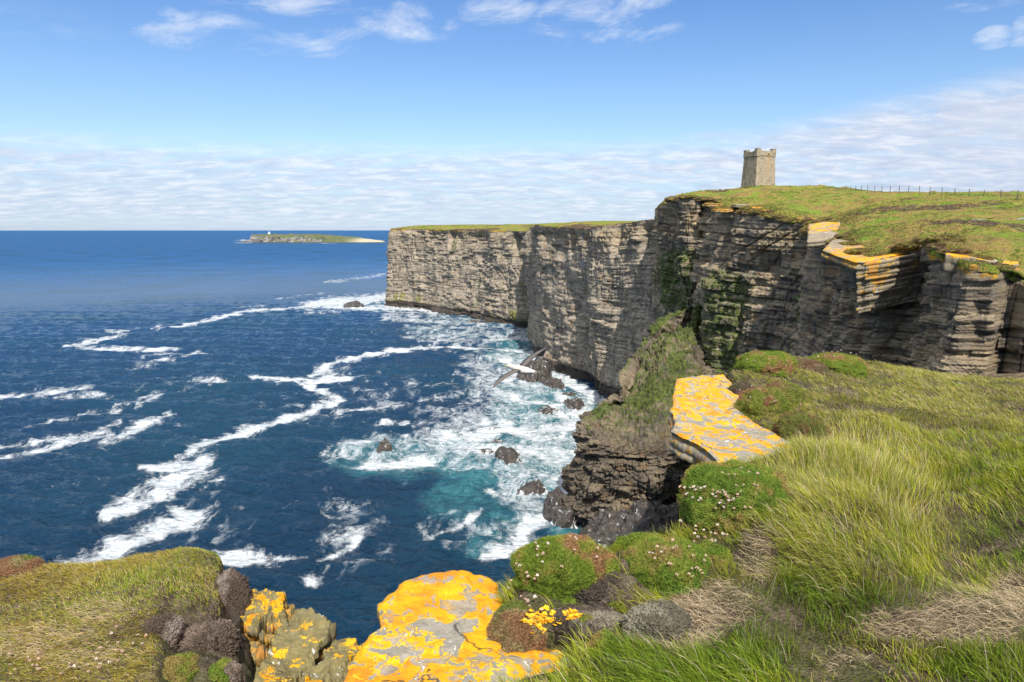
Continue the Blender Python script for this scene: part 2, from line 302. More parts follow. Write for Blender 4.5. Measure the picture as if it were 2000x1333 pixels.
# ------------------------------------------------------------------ sea
STROKES = [  # (list of (px, py, half width px), strength)
 ([(610,737,5),(650,714,6),(690,703,5),(760,690,5),(820,684,5),(870,682,4),(940,684,3),(1040,690,3)],1.0),
 ([(380,746,7),(415,747,9),(450,750,5)],.8),([(500,744,4),(570,745,4),(610,750,5),(650,745,9),(678,742,6)],1.),([(640,738,9),(660,740,8)],1.),
 ([(575,750,4),(630,768,5),(662,783,7),(640,800,8),(560,825,7),(480,850,7),(400,878,7),(378,890,5)],1.1),
 ([(275,918,5),(330,922,16),(370,920,20),(400,902,12)],1.1),([(360,935,18),(310,965,16),(270,988,17),(210,1012,9)],1.1),
 ([(340,1000,10),(390,1015,16),(350,1035,22),(290,1060,20),(220,1085,16),(130,1112,12)],1.05),([(330,985,8),(400,960,5),(450,935,3)],.6),
 ([(450,1095,14),(500,1092,20),(550,1098,9),(590,1100,4)],1.1),([(470,1110,10),(520,1105,12)],1.),
 ([(0,902,9),(60,890,9),(130,872,8),(200,858,8),(250,850,8),(300,828,9),(330,812,5)],1.0),([(0,885,7),(80,870,6),(160,858,5),(230,835,4)],.8),
 ([(195,880,6),(225,862,8)],.8),([(325,820,5),(360,840,4)],.6),
 ([(0,779,4),(60,774,5),(120,768,5),(200,759,3)],.85),([(125,781,8),(170,776,9),(205,776,5)],.7),([(160,812,4),(200,812,7),(240,800,8),(280,785,8),(310,770,6)],.78),([(60,840,4),(160,822,4)],.5),
 ([(125,680,4),(160,673,5),(200,665,5),(240,655,3)],.95),([(150,682,4),(200,688,5),(270,686,5),(350,684,4)],.9),([(215,651,3),(245,650,3)],.9),
 ([(255,728,3),(300,712,5),(340,702,6),(392,692,3)],.75),([(290,698,6),(340,694,6)],.6),
 ([(305,640,2.5),(350,641,4),(380,633,4),(430,622,3),(480,610,3),(560,603,3),(620,598,4)],1.0),([(240,645,2),(320,646,2)],.5),
 ([(600,597,6),(650,590,10),(700,590,12),(740,582,9),(768,578,6)],1.15),([(640,600,6),(720,603,6),(770,602,6)],1.0),
 ([(770,600,9),(820,606,8),(860,612,6),(920,612,5),(950,615,3)],1.15),([(800,625,6),(850,630,6),(880,640,4)],.75),
 ([(640,550,3),(700,545,3),(750,536,3)],.7),([(545,584,2),(640,572,2)],.55),([(460,600,2),(520,598,2)],.6),
 ([(860,655,5),(900,658,4),(840,672,5)],.8),([(960,620,5),(1020,632,6),(1050,642,7)],1.1),([(960,665,5),(1010,660,6),(1060,668,7)],.95),
 ([(1050,690,7),(1065,720,8),(1100,745,9),(1165,785,10)],1.1),([(985,700,6),(1010,715,9),(1000,745,8),(1060,765,9),(1130,800,12),(1110,850,15)],.9),
 ([(1140,800,12),(1140,880,14),(1110,930,14),(1105,990,14),(1060,1020,9),(1000,1060,9),(980,1095,8)],.9),
 ([(1000,780,8),(1060,790,9),(1110,830,12)],.95),
 ([(700,915,9),(750,912,14),(800,905,16),(840,905,11)],1.15),([(640,885,7),(700,868,9),(760,865,8)],.8),([(650,893,6),(740,893,8)],.7),
 ([(880,862,10),(930,852,22),(990,845,18),(1040,850,14),(1100,850,14)],1.15),([(900,880,10),(960,885,18),(1030,890,18),(1100,900,22)],.95),
 ([(1010,940,12),(1060,935,14),(1110,955,16)],1.),([(960,960,7),(1000,985,8),(1060,990,12)],.9),
 ([(840,1062,5),(880,1042,6),(910,1025,5),(945,1005,4)],.9),([(950,1105,8),(1000,1068,13),(1030,1030,12),(1070,1000,12)],1.05),
 ([(640,1062,4),(660,1055,7),(690,1045,4)],.7),([(625,1105,5),(660,1085,6),(700,1062,5)],.85),([(615,1150,6),(640,1120,8)],.8),([(640,1010,3),(690,1025,3)],.6),
 ([(540,760,3),(600,757,3),(700,745,3)],.4),([(640,818,3),(700,806,4),(790,792,3),(860,778,3)],.7),([(735,832,4),(780,829,5),(800,826,3)],.8),([(800,855,3),(770,845,3)],.7),
 ([(870,800,3),(950,790,4),(1010,800,5)],.8),([(820,760,2),(880,745,3),(930,740,3)],.6),([(600,830,4),(640,822,4),(690,818,3)],.6),([(745,650,3),(700,665,3)],.3),
 ([(470,470,1.5),(520,472,1.5),(640,474,1)],.9),([(590,476,1),(720,473,1)],.6),
]
LACE = [(1000,740,120,75,.95),(900,650,120,45,.7),(960,860,180,85,.85),(1060,930,120,120,.95),(1110,860,60,110,.95),(750,890,120,45,.8),(1000,1060,80,50,.6),(690,1050,90,110,.42),(850,780,230,45,.48),(640,600,90,18,.6),(820,615,90,22,.75),
        (600,800,110,40,.35),(880,1040,70,50,.5),(1050,660,60,30,.8),(380,1010,140,80,.4),(330,760,80,30,.35),(690,740,60,30,.4)]
AER = [(970,905,170,75,.85),(1060,820,120,90,.95),(1020,690,90,45,.75),(900,640,110,35,.45),(760,900,130,50,.75),(1010,990,130,60,.6),(800,600,80,14,.7),(680,595,80,12,.6),(900,985,100,50,.6),(1120,950,80,130,1.),(960,1070,60,40,.6),(1050,660,50,26,.6),(1000,560,10,4,0)]
def seg_field(px, py, strokes):
    out = np.zeros_like(px)
    for pts, st in strokes:
        x0 = min(p[0] for p in pts)-60; x1 = max(p[0] for p in pts)+60; y0 = min(p[1] for p in pts)-50; y1 = max(p[1] for p in pts)+50
        idx = np.nonzero((px > x0) & (px < x1) & (py > y0) & (py < y1))[0]
        if not len(idx): continue
        qx = px[idx]; qy = py[idx]; best = np.zeros(len(idx))
        for (ax, ay, aw), (bx, by, bw) in zip(pts[:-1], pts[1:]):
            dx = bx-ax; dy = (by-ay)*2.2; L2 = dx*dx+dy*dy
            ux = qx-ax; uy = (qy-ay)*2.2; t = np.clip((ux*dx+uy*dy)/L2, 0, 1)
            d = np.hypot(ux-t*dx, uy-t*dy); w = (aw+(bw-aw)*t)*2.2
            w = w*.98; best = np.maximum(best, st*np.clip(1.02-.50*(d/w), 0, .95))
        out[idx] = np.maximum(out[idx], best)
    return out
def ell_field(px, py, L):
    out = np.zeros_like(px)
    for x, y, rx, ry, k in L: out = np.maximum(out, k*np.clip(1.35-((px-x)/rx)**2-((py-y)/ry)**2, 0, 1))
    return out
def waves(x, y):
    h = np.zeros_like(x); r = np.random.default_rng(3); wd = rad(262)
    r_ = np.hypot(x, y)
    for i in range(34):
        lam = 1.9*(1.115**i); a = rad(r.normal(0, 26))+wd; k = 2*math.pi/lam; ph = r.uniform(0, 6.28)
        amp = .0135*lam**1.0 if lam < 26 else .27*(26/lam)
        fade = np.clip((lam/(r_*.0042)-1.0), 0, 1) if True else 1
        s = np.sin(k*(x*math.cos(a)+y*math.sin(a))+ph+1.6*math.sin(i))
        fade = fade*sst(r_, 900, 420); h += amp*fade*(1-np.abs(s))*1.55 if i % 2 else amp*fade*s
    return h
def build_sea():
    th = np.linspace(rad(-62), rad(52), 1500); r = np.concatenate([np.geomspace(60, 900, 1000), np.geomspace(912, 90000, 160)])
    R, T = np.meshgrid(r, th, indexing='ij'); x = (R*np.sin(T)).ravel(); y = (R*np.cos(T)).ravel()
    px, py = proj(x, y, np.zeros_like(x))
    wx = fbm2(x*.03, y*.03, 4, 5)*14; wy = fbm2(x*.03+40, y*.03, 4, 9)*5
    gx = fbm2(x*.11, y*.11, 4, 35)*6; gy = fbm2(x*.11+40, y*.11, 4, 39)*4; dpx = 260/np.maximum(R.ravel(), 120)
    foam = seg_field(px+wx*.9+gx*dpx*1.6, py+wy*.6+gy*dpx*1.6, STROKES); lace = ell_field(px+wx*2, py+wy*2, LACE); aer = ell_field(px+wx*2, py+wy*2, AER)
    h = waves(x, y)*(1-.45*np.clip(foam, 0, 1))
    h += lace*.5*fbm2(x*.14, y*.14, 4, 21)
    V = np.stack([x, y, h], 1)
    o = mesh_obj('sea', V, gridF(len(r), len(th)), M_SEA, smooth=True, attrs=dict(foam=foam, lace=lace, aer=aer, dist=R.ravel()))
    # the rest of the ocean behind and beside the viewer
    o['kind'] = 'structure'
    n = 48; a = np.linspace(rad(52), rad(298), n); rr = np.array([60, 400, 3000, 90000.])
    R2, A2 = np.meshgrid(rr, a, indexing='ij')
    V2 = np.stack([(R2*np.sin(A2)).ravel(), (R2*np.cos(A2)).ravel(), np.zeros(n*4)], 1)
    o2 = mesh_obj('sea', V2, gridF(4, n), M_SEA, attrs=dict(foam=np.zeros(n*4), lace=np.zeros(n*4), aer=np.zeros(n*4), dist=R2.ravel()))
    o2['kind'] = 'structure'
build_sea()
# ------------------------------------------------------------------ the long line of cliffs
# (rim px, rim py, Y, base x, base y) ; base None = straight under the rim, offset (ox, oy)
NODES = [
 (3600,900,24,None,(0,0)),(2900,760,30,None,(-.5,0)),(2400,640,36,None,(-1,0)),(2200,600,39,None,(-1,-1)),
 (2030,566,40.5,None,(-2.2,-1.2)),(1975,544,42.9,None,(-2,-1)),(1950,528,42.0,None,(-2.5,-2.0)),(1884,512,43.2,None,(-3.2,-1.8)),
 (1850,500,46.5,None,(-2.5,-1)),(1804,482,50,None,(-2,0)),(1794,474,55.5,None,(-1.5,0)),
 (1745,492,57.2,None,(-2,-1.5)),(1692,512,57.8,None,(-2.5,-1.5)),(1632,506,62,None,(-2.5,0)),(1624,484,68,None,(-2.5,0)),
 (1636,458,77,None,(-1,0)),(1600,478,80,None,(-2,0)),(1588,466,86,None,(-3,0)),(1604,448,116,None,(-1,0)),(1588,440,147,None,(-2,-1)),
 (1540,432,152,None,(-2,-2)),(1480,420,159,None,(-4,-2)),(1420,412,174,None,(-4,-2)),(1390,402,190,None,(-2,0)),(1376,396,203,None,(0,0)),
 (1366,388,193,None,(-2,-1)),(1330,386,197,None,(-3,-2)),(1286,398,211,None,(-4,0)),(1278,412,226,None,(-1,2)),
 (1274,428,254,None,(-1,0)),(1200,440,279,(44,277),None),(1130,447,308,(31,302),None),(1042,440,352,(15,340),None),
 (1036,446,385,(17,372),None),(1034,450,430,(15,420),None),(1030,452,476,(11,468),None),
 (940,450,545,(-29,535),None),(850,449,594,(-68,590),None),(766,449,638,(-114,632),None),
 (764,447,652,(-116,650),None)]
def node_arrays():
    R = []; B = []
    for px, py, Y, base, off in NODES:
        p = U(px, py, Y); R.append(p); B.append((p[0]+off[0], p[1]+off[1]) if base is None else base)
    # hidden far side of the headland
    for x, y in [(-96, 690), (-60, 780), (-20, 900)]: R.append(np.array((x, y, 74.))); B.append((x, y))
    return np.array(R), np.array(B)
RIM, BASE = node_arrays()
SEG = np.concatenate(([0], np.cumsum(np.hypot(np.diff(RIM[:, 0]), np.diff(RIM[:, 1])))))
NIDX = {}
def smooth1(a, n):
    if n < 2: return a
    k = np.hanning(n+2)[1:-1]; k /= k.sum(); p = np.concatenate([np.full(n, a[0]), a, np.full(n, a[-1])]); return np.convolve(p, k, 'same')[n:-n]
DENSE = np.arange(0, SEG[-1], .25)
def dense_frame():
    rx, ry, rz = [np.interp(DENSE, SEG, RIM[:, i]) for i in range(3)]; bx, by = [np.interp(DENSE, SEG, BASE[:, i]) for i in range(2)]
    # smoothing width grows with distance
    out = []
    for a in (rx, ry, rz, bx, by):
        s1 = smooth1(a, 5); s2 = smooth1(a, 25); w = sst(ry, 60, 220); out.append(s1*(1-w)+s2*w)
    rx, ry, rz, bx, by = out
    mx = smooth1((rx+bx)/2, 41); my = smooth1((ry+by)/2, 41)
    tx = np.gradient(mx); ty = np.gradient(my); L = np.hypot(tx, ty)+1e-9
    nx, ny = smooth1(-ty/L, 31), smooth1(tx/L, 31); L = np.hypot(nx, ny)
    return rx, ry, rz, bx, by, nx/L, ny/L
DF = dense_frame()
def frame(s): return [np.interp(s, DENSE, a) for a in DF]
def strata(s, z, t, bl, seed):
    """blocky bedded relief, -1..1, with bed thickness t and block length bl; second value: groove between beds"""
    zz = z/t+.45*vn2(z/t*.8, s*.002, seed+3); k = np.floor(zz); fr = zz-k
    bb = s/(bl*(.55+.9*hsh(k, 7, 0, seed)))+hsh(k, 3, 1, seed)*9; j = np.floor(bb)
    f2 = bb-j
    v = hsh(k, j, 2, seed)*2-1
    v0 = hsh(k, j+1, 2, seed)*2-1; v = v+(v0-v)*sst(f2, .93, 1.0)
    return v, np.minimum(fr, 1-fr)
def relief(s, z, Y, cl=1.0):
    """outward displacement of the cliff face"""
    dip = .05*s*sst(Y, 250, 60)+1.8*vn2(s*.016, z*.012, 91)
    zd = z+dip
    sc = .45+.55*sst(Y, 60, 200)
    butt = vn2(s*.045, z*.010, 11)*(3.0+1.6*sst(Y, 90, 150)*sst(Y, 260, 200)+1.6*sst(Y, 250, 300))*sc+vn2(s*.13, z*.085, 12)*1.5*sc
    gul = vn2(s*.11+3, z*.012, 13); butt -= sst(gul, .45, .85)*(3.2+2.5*sst(Y, 240, 290))*sc
    a, ga = strata(s, zd, 6.5, 16, 31); b_, gb = strata(s, zd, 1.9, 6.5, 32); c, gc = strata(s, zd, .62, 3.0, 33)
    m1 = .35+1.3*sst(vn2(s*.045, zd*.11, 21), -.5, .5); m2 = .3+1.4*sst(vn2(s*.06+9, zd*.16, 22), -.5, .6)
    g_, _ = strata(s, zd, 11., 9, 35)
    d = butt*(.75+.25*m1)+(g_*1.0*sc+a*1.15*sc)*(1-.45*sst(Y, 225, 255))+b_*.62*sc*m1+c*.27*m2
    jt = np.abs(vn2(s*.30+.15*zd*vn2(s*.02, z*.02, 24), z*.035, 23)); d -= 1.3*sst(jt, .09, 0)*sc; jt2 = np.abs(vn2(s*.9, zd*.12, 25)); d -= .35*sst(jt2, .10, 0)
    pz = vn2(s*.075+4, z*.055, 26); d += 1.5*sc*(np.round(pz*2.2)/2.2)*(1-.75*sst(Y, 225, 255))
    d -= .7*sst(gb, .14, 0)*sst(hsh(np.floor(zd/1.9), 5, 5, 3), .25, .5); d -= .16*sst(gc, .2, 0)
    e, ge = strata(s, zd, .24, 1.3, 34); wn = sst(Y, 330, 120); d += (e*.09)*wn; d -= .13*sst(ge, .22, 0)*wn
    d += fbm3(s*.5, z*.5, s*0, 4, 41)*.35*(1-.5*sst(Y, 225, 255))
    return d, dip
def cliff_piece(name, s0, s1, ds, zlev, extra=None):
    s = np.arange(s0, s1+ds*.5, ds); rx, ry, rz, bx, by, nx, ny = frame(s)
    v = np.asarray(zlev); nr = len(v)        # 0 rim .. 1 base
    S = np.broadcast_to(s, (nr, len(s))); Vv = np.broadcast_to(v[:, None], S.shape)
    Z = rz*(1-Vv)+(-3)*Vv; Yy = np.broadcast_to(ry, S.shape)
    d, dip = relief(S, Z, Yy)
    topd = (rz-Z)
    d = d*(.25+.75*sst(topd, 0, 5))
    # notch cut by the sea
    d -= sst(Z, 9, 2)*1.5*sst(Yy, 150, 250)*(vn2(S*.05, S*0, 77)+.3)
    d += sst(Z, 5, 1.5)*3.0*sst(vn2(S*.03, S*0, 78), .0, .5)*sst(Yy, 400, 450)
    if extra is not None: d = d+extra(S, Z, rz-Z, Yy)
    vm = Vv**1.3
    X = rx*(1-vm)+bx*vm+nx*d; Y = ry*(1-vm)+by*vm+ny*d
    jag = fbm2(S*.6, S*0+2, 4, 55)*.35*sst(topd, 1.5, 0); Zo = Z+jag
    zz = Z+dip
    # painted-on growth: attributes in world terms
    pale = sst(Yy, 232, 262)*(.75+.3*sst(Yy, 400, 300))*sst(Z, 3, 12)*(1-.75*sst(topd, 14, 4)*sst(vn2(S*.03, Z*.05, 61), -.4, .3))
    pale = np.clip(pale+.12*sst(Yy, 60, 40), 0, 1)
    moss = sst(vn2(S*.065+2, Z*.035, 62), .0, .6)*.56*sst(Yy, 260, 220)*sst(Yy, 70, 85)*sst(topd, 8, 16)+.55*sst(Yy, 118, 128)*sst(Yy, 150, 145)*sst(topd, 6, 14)+.5*sst(vn2(S*.21, Z*.035, 63), .45, .85)*sst(Yy, 220, 300)
    moss += .55*np.exp(-((S-s_of(212))/5.)**2)*sst(Z, 62, 50)
    gold = .75*sst(Yy, 350, 420)*sst(Z, 16, 12)*sst(Z, 2, 5)*sst(vn2(S*.07, Z*.08, 64), .1, .5)+.55*sst(vn2(S*.16, Z*.02, 65), .5, .8)*sst(Yy, 240, 270)*sst(Z, 50, 30)
    wet = sst(Z, 9, 2.5)*sst(Yy, 100, 200)
    lich = .62*sst(topd, 2.2, .2)*sst(vn2(S*.09, Z*0, 66), -.2, .4)+.08*sst(topd, 10, 2)*sst(Yy, 90, 60)
    lich += .25*sst(topd, 9, 0)*sst(Yy, 450, 520)
    V = np.stack([X.ravel(), Y.ravel(), Zo.ravel()], 1)
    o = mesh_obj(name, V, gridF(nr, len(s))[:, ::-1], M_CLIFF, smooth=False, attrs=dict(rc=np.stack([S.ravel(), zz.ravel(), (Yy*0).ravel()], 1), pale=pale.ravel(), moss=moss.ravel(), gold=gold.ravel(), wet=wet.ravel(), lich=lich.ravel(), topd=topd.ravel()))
    o['kind'] = 'structure'
    return np.stack([X[0], Y[0], Zo[0]], 1), s
def s_of(Y):
    i = np.argmin(np.abs(DF[1]-Y)+ (np.arange(len(DF[1])) < 0)); return DENSE[i]
def s_node(i): return SEG[i]
def zl(n1, f, n2): return np.concatenate([np.linspace(0, f, n1, endpoint=False), np.linspace(f, 1, n2)])
RIMROWS = []
sA, sB, sC, sD, sE = SEG[0], SEG[15], SEG[28], SEG[31], SEG[-1]
RIMROWS.append(cliff_piece('cliff', SEG[0], SEG[3], .35, zl(130, .6, 30)))
RIMROWS.append(cliff_piece('cliff', SEG[3], sB, .07, zl(430, .40, 70)))
RIMROWS.append(cliff_piece('cliff', sB, sC, .17, zl(300, .8, 40)))
RIMROWS.append(cliff_piece('cliff', sC, sD, .30, zl(230, .98, 10)))
RIMROWS.append(cliff_piece('headland_cliff', sD, SEG[38], .6, zl(130, .98, 6)))
RIMROWS.append(cliff_piece('headland_cliff', SEG[38], sE, 3., zl(30, .98, 4)))

# ------------------------------------------------------------------ grassy land on top
LP = [U(px, py, Y) for px, py, Y in [
 (1340,377,216),(1400,373,228),(1478,370,243),(1560,369,238),(1620,368,228),(1700,371,200),(1750,373,170),(1839,379,138),(1892,381,125),(1987,385,112),(2150,390,106),(2500,400,100),
 (1700,446,84),(1700,428,100),(1700,400,132),(1640,432,112),(1640,405,160),(2000,480,50),(1930,462,54),(1950,435,62),(2060,440,60),(2000,405,90),(1850,452,56),(1850,436,72),(1850,402,108),(1500,402,165),(1420,388,202),
 (1839,386,190),(1987,393,170),(1750,380,240),(1892,388,185),(2150,398,165),(1600,385,330),
 (2200,500,48),(2500,560,42),(2500,450,70),(3200,600,30),(3200,450,60)]]
LP += [np.array(p, float) for p in [(64,300,73.8),(100,400,75.5),(60,450,75.2),(70,345,74.2),(40,400,74.4),(-55,655,74.6),(0,580,74.2),(10,660,75),(70,600,75.5),(200,500,79),(300,300,76),(300,120,73),(120,262,84),(88,243,83.9),(60,262,73.9),(70,270,75.),(150,200,76),(120,60,72),(60,20,68.5),(400,700,84),(100,900,76),(46,330,74.2),(30,440,74.2),(-90,650,72.8)]]
LP += [r+np.array((.5, 0, .15)) for r in RIM[1::1] if True]
LAND = TPS(LP, 1e-5)
def build_land(name, rows, tmax, t0, nt, bump=1.0):
    P = np.concatenate([r[0] for r in rows]); S = np.concatenate([r[1] for r in rows])
    t = np.concatenate([[-.05, .0], np.geomspace(t0, tmax, nt)])
    y0 = P[:, 1]; ys = smooth1(y0, 9)
    X = P[:, 0][:, None]+t[None, :]; w = sst(t, 0, 12)[None, :]; Y = y0[:, None]*(1-w)+ys[:, None]*w
    H = LAND(X, Y); H0 = LAND(P[:, 0], y0)
    dz = (P[:, 2]-H0)[:, None]*np.exp(-np.maximum(t, 0)/2.5)[None, :]
    lip = sst(t, .2, 1.3)[None, :]
    amp = bump*(.35+.65*sst(fbm2(X*.05, Y*.05, 3, 8), -.3, .5))
    hum = fbm3(X*.20, Y*.14, X*0, 5, 71, .6)*1.5*amp+np.abs(fbm2(X*.55, Y*.45, 4, 72))*1.1*amp
    hum = hum+.55*np.abs(fbm2(X*.9+5, Y*.6, 3, 74))*np.exp(-(np.maximum(t, 0)/7)**2)[None, :]*sst(Y, 60, 90); hum = (hum-.62*amp)*sst(t, .0, 3.)[None, :]-.35*sst(t, 3, 20)[None, :]
    Z = H+dz+hum+lip*.22
    Z[:, 0] -= .35
    heath = sst(fbm2(X*.06, Y*.035, 4, 81), -.05, .30)*.62+.35*np.exp(-np.maximum(t, 0)/14)[None, :]*sst(vn2(Y*.04+7, X*.04, 84), -.5, .3)+.75*np.exp(-np.maximum(t, 0)/4.5)[None, :]*sst(vn2(Y*.07, X*0, 83), -.4, .5)
    V = np.stack([X.ravel(), Y.ravel(), Z.ravel()], 1)
    F = gridF(len(P), len(t))[:, ::-1]
    o = mesh_obj(name, V, F, M_LAND, smooth=True, attrs=dict(heath=heath.ravel())); o['kind'] = 'structure'
    return V.reshape(len(P), len(t), 3), heath
GR1 = build_land('clifftop_ground', [(RIMROWS[0][0], RIMROWS[0][1]), (RIMROWS[1][0][::2], RIMROWS[1][1][::2])], 90, .12, 230)
GR2 = build_land('clifftop_ground', [(RIMROWS[2][0], RIMROWS[2][1])], 260, .2, 240)
GR3 = build_land('clifftop_ground', [(RIMROWS[3][0], RIMROWS[3][1]), (RIMROWS[4][0], RIMROWS[4][1])], 420, .4, 130, .6)
build_land('clifftop_ground', [(RIMROWS[5][0], RIMROWS[5][1])], 600, 2, 30, .6)

# ------------------------------------------------------------------ promontory standing in the water below
def loft(name, rings, nu, nv, mat, extra, attrs=None):
    """rings: list of closed control polygons (equal count) of 3D points, Catmull interpolated"""
    R = np.array(rings, float); nr, nc, _ = R.shape
    def cat(P, t, closed):
        n = len(P); i = np.floor(t).astype(int); f = (t-i)[:, None]
        if closed: g = lambda k: P[(i+k) % n]
        else: g = lambda k: P[np.clip(i+k, 0, n-1)]
        sh = (1,)*(P.ndim-2); f = f.reshape((-1,)+(1,)*(P.ndim-1))
        a, b, c, d = g(-1), g(0), g(1), g(2)
        return .5*((2*b)+(-a+c)*f+(2*a-5*b+4*c-d)*f*f+(-a+3*b-3*c+d)*f**3)
    u = np.linspace(0, nc, nu, endpoint=False); v = np.linspace(0, nr-1.0001, nv)
    A = cat(R, v, False); A = np.transpose(A, (1, 0, 2)); Bm = cat(A, u, True); Bm = np.transpose(Bm, (1, 0, 2))
    du = np.roll(Bm, -3, 1)-np.roll(Bm, 3, 1); dv = np.gradient(Bm, axis=0)
    N = np.cross(du, dv); L = np.linalg.norm(N, axis=-1, keepdims=True); N /= (L+1e-9)
    cen = Bm.mean((0, 1)); 
    return Bm, N
def prom():
    # rings given as (x, y) around the rock, bottom to top; counter-clockwise from the left tip
    # order: W, SW, S, SE, E, NE, N, NW
    rings = []
    def ring(z, pts): rings.append([(x, y, z if not isinstance(z, list) else z[i]) for i, (x, y) in enumerate(pts)])
    ring(-3, [(9.5,158),(14,149),(26,145),(42,148),(62,160),(60,200),(34,186),(16,172)])
    ring(3,  [(11.8,157),(15.5,150.5),(26,147),(40,149),(62,160),(60,199),(34,184),(17,171)])
    ring(9,  [(12.2,156),(16,149.5),(26,147),(38,149),(60,161),(60,198),(34,183),(17,170)])
    ring(16, [(12.2,156),(16,148),(26,145.5),(37,147),(58,162),(59,197),(34,182),(17,169)])
    ring(21, [(13.6,157),(17,149),(26,146),(36,148),(55,164),(58,196),(34,181),(18,169)])
    ring([24.5,24,24,26,30,30,27,25], [(15,159),(18.5,151),(26,149),(35,152),(52,168),(57,195),(33,180),(19,168)])
    ring([27,27,27,31,37,37,33,28], [(18.5,162),(22,156),(27.5,155),(34,160),(50,172),(55,194),(34,181),(21,167)])
    ring([33,33,34,38,43,44,40,34], [(26,170),(27.5,165),(31,164),(36,169),(50,176),(55,193),(38,184),(28,172)])
    ring([40,40,41,43,47,48,45,41], [(36,180),(36.5,176),(38.5,175),(43,178),(50,181),(55,192),(44,187),(37,182)])
    ring([44,44,45,46,50,50,48,45], [(42,186),(42.5,183.5),(44,183),(47,183),(51,185),(55,191),(48,190),(44,187)])
    nu, nv = 900, 330
    Bm, N = loft('p', rings, nu, nv, None, None)
    X, Y, Z = Bm[..., 0], Bm[..., 1], Bm[..., 2]
    up = np.abs(N[..., 2]); sgn = np.where(((X-33)*N[..., 0]+(Y-168)*N[..., 1]).mean() > 0, 1, -1); N = N*sgn
    ang = np.linspace(0, 150, nu, endpoint=False)[None, :]+Z*0
    zd = Z+1.2*vn2(ang*.05, Z*.05, 5)-.12*(X-12)
    steep = sst(up, .75, .4)
    a, _ = strata(ang, zd, 4.5, 9, 131); b_, gb = strata(ang, zd, 1.5, 4.5, 132); c, gc = strata(ang, zd, .5, 2.6, 133)
    d = (.35+.65*steep)*(a*1.5+b_*.75+c*.25)-.8*steep*sst(np.abs(vn2(ang*.16, Z*.05, 151)), .08, 0)+fbm3(X*.075+3, Y*.075, Z*.075, 5, 141)*3.4-.9+fbm3(X*.7, Y*.7, Z*.7, 4, 142)*.7*(1.3-steep)+(np.round(fbm3(X*.22, Y*.22, Z*.4, 4, 144)*5)/5)*2.6
    cr = np.abs(fbm3(X*.16+7, Y*.16, Z*.12, 3, 143)); d -= .8*sst(cr, .05, 0)
    d -= .5*sst(gb, .12, 0)*steep*sst(hsh(np.floor(zd/1.5), 5, 5, 3), .35, .6)
    Bm = Bm+N*d[..., None]; Bm[..., 0] += 2.2*sst(Bm[..., 2], 45, 30)
    topm = sst(up, .45, .75)
    px, py = proj(Bm[..., 0], Bm[..., 1], Bm[..., 2])
    moss = topm*.34+sst(Z, 22, 30)*.20+sst(Z, 40, 48)*.2+.15*sst(vn3(X*.15, Y*.15, Z*.15, 9), .1, .5)
    one = np.ones(nu*nv)
    V = Bm.reshape(-1, 3); z0 = 0*one
    o = mesh_obj('rocky_promontory', V, gridF(nv, nu, True), M_CLIFF, attrs=dict(rc=np.stack([ang.ravel(), zd.ravel(), z0], 1), pale=.05*one, moss=moss.ravel(), gold=z0, wet=(sst(Z, 6, 1)).ravel(), lich=z0, topd=z0+40, dark=one))
    o['kind'] = 'structure'
prom()
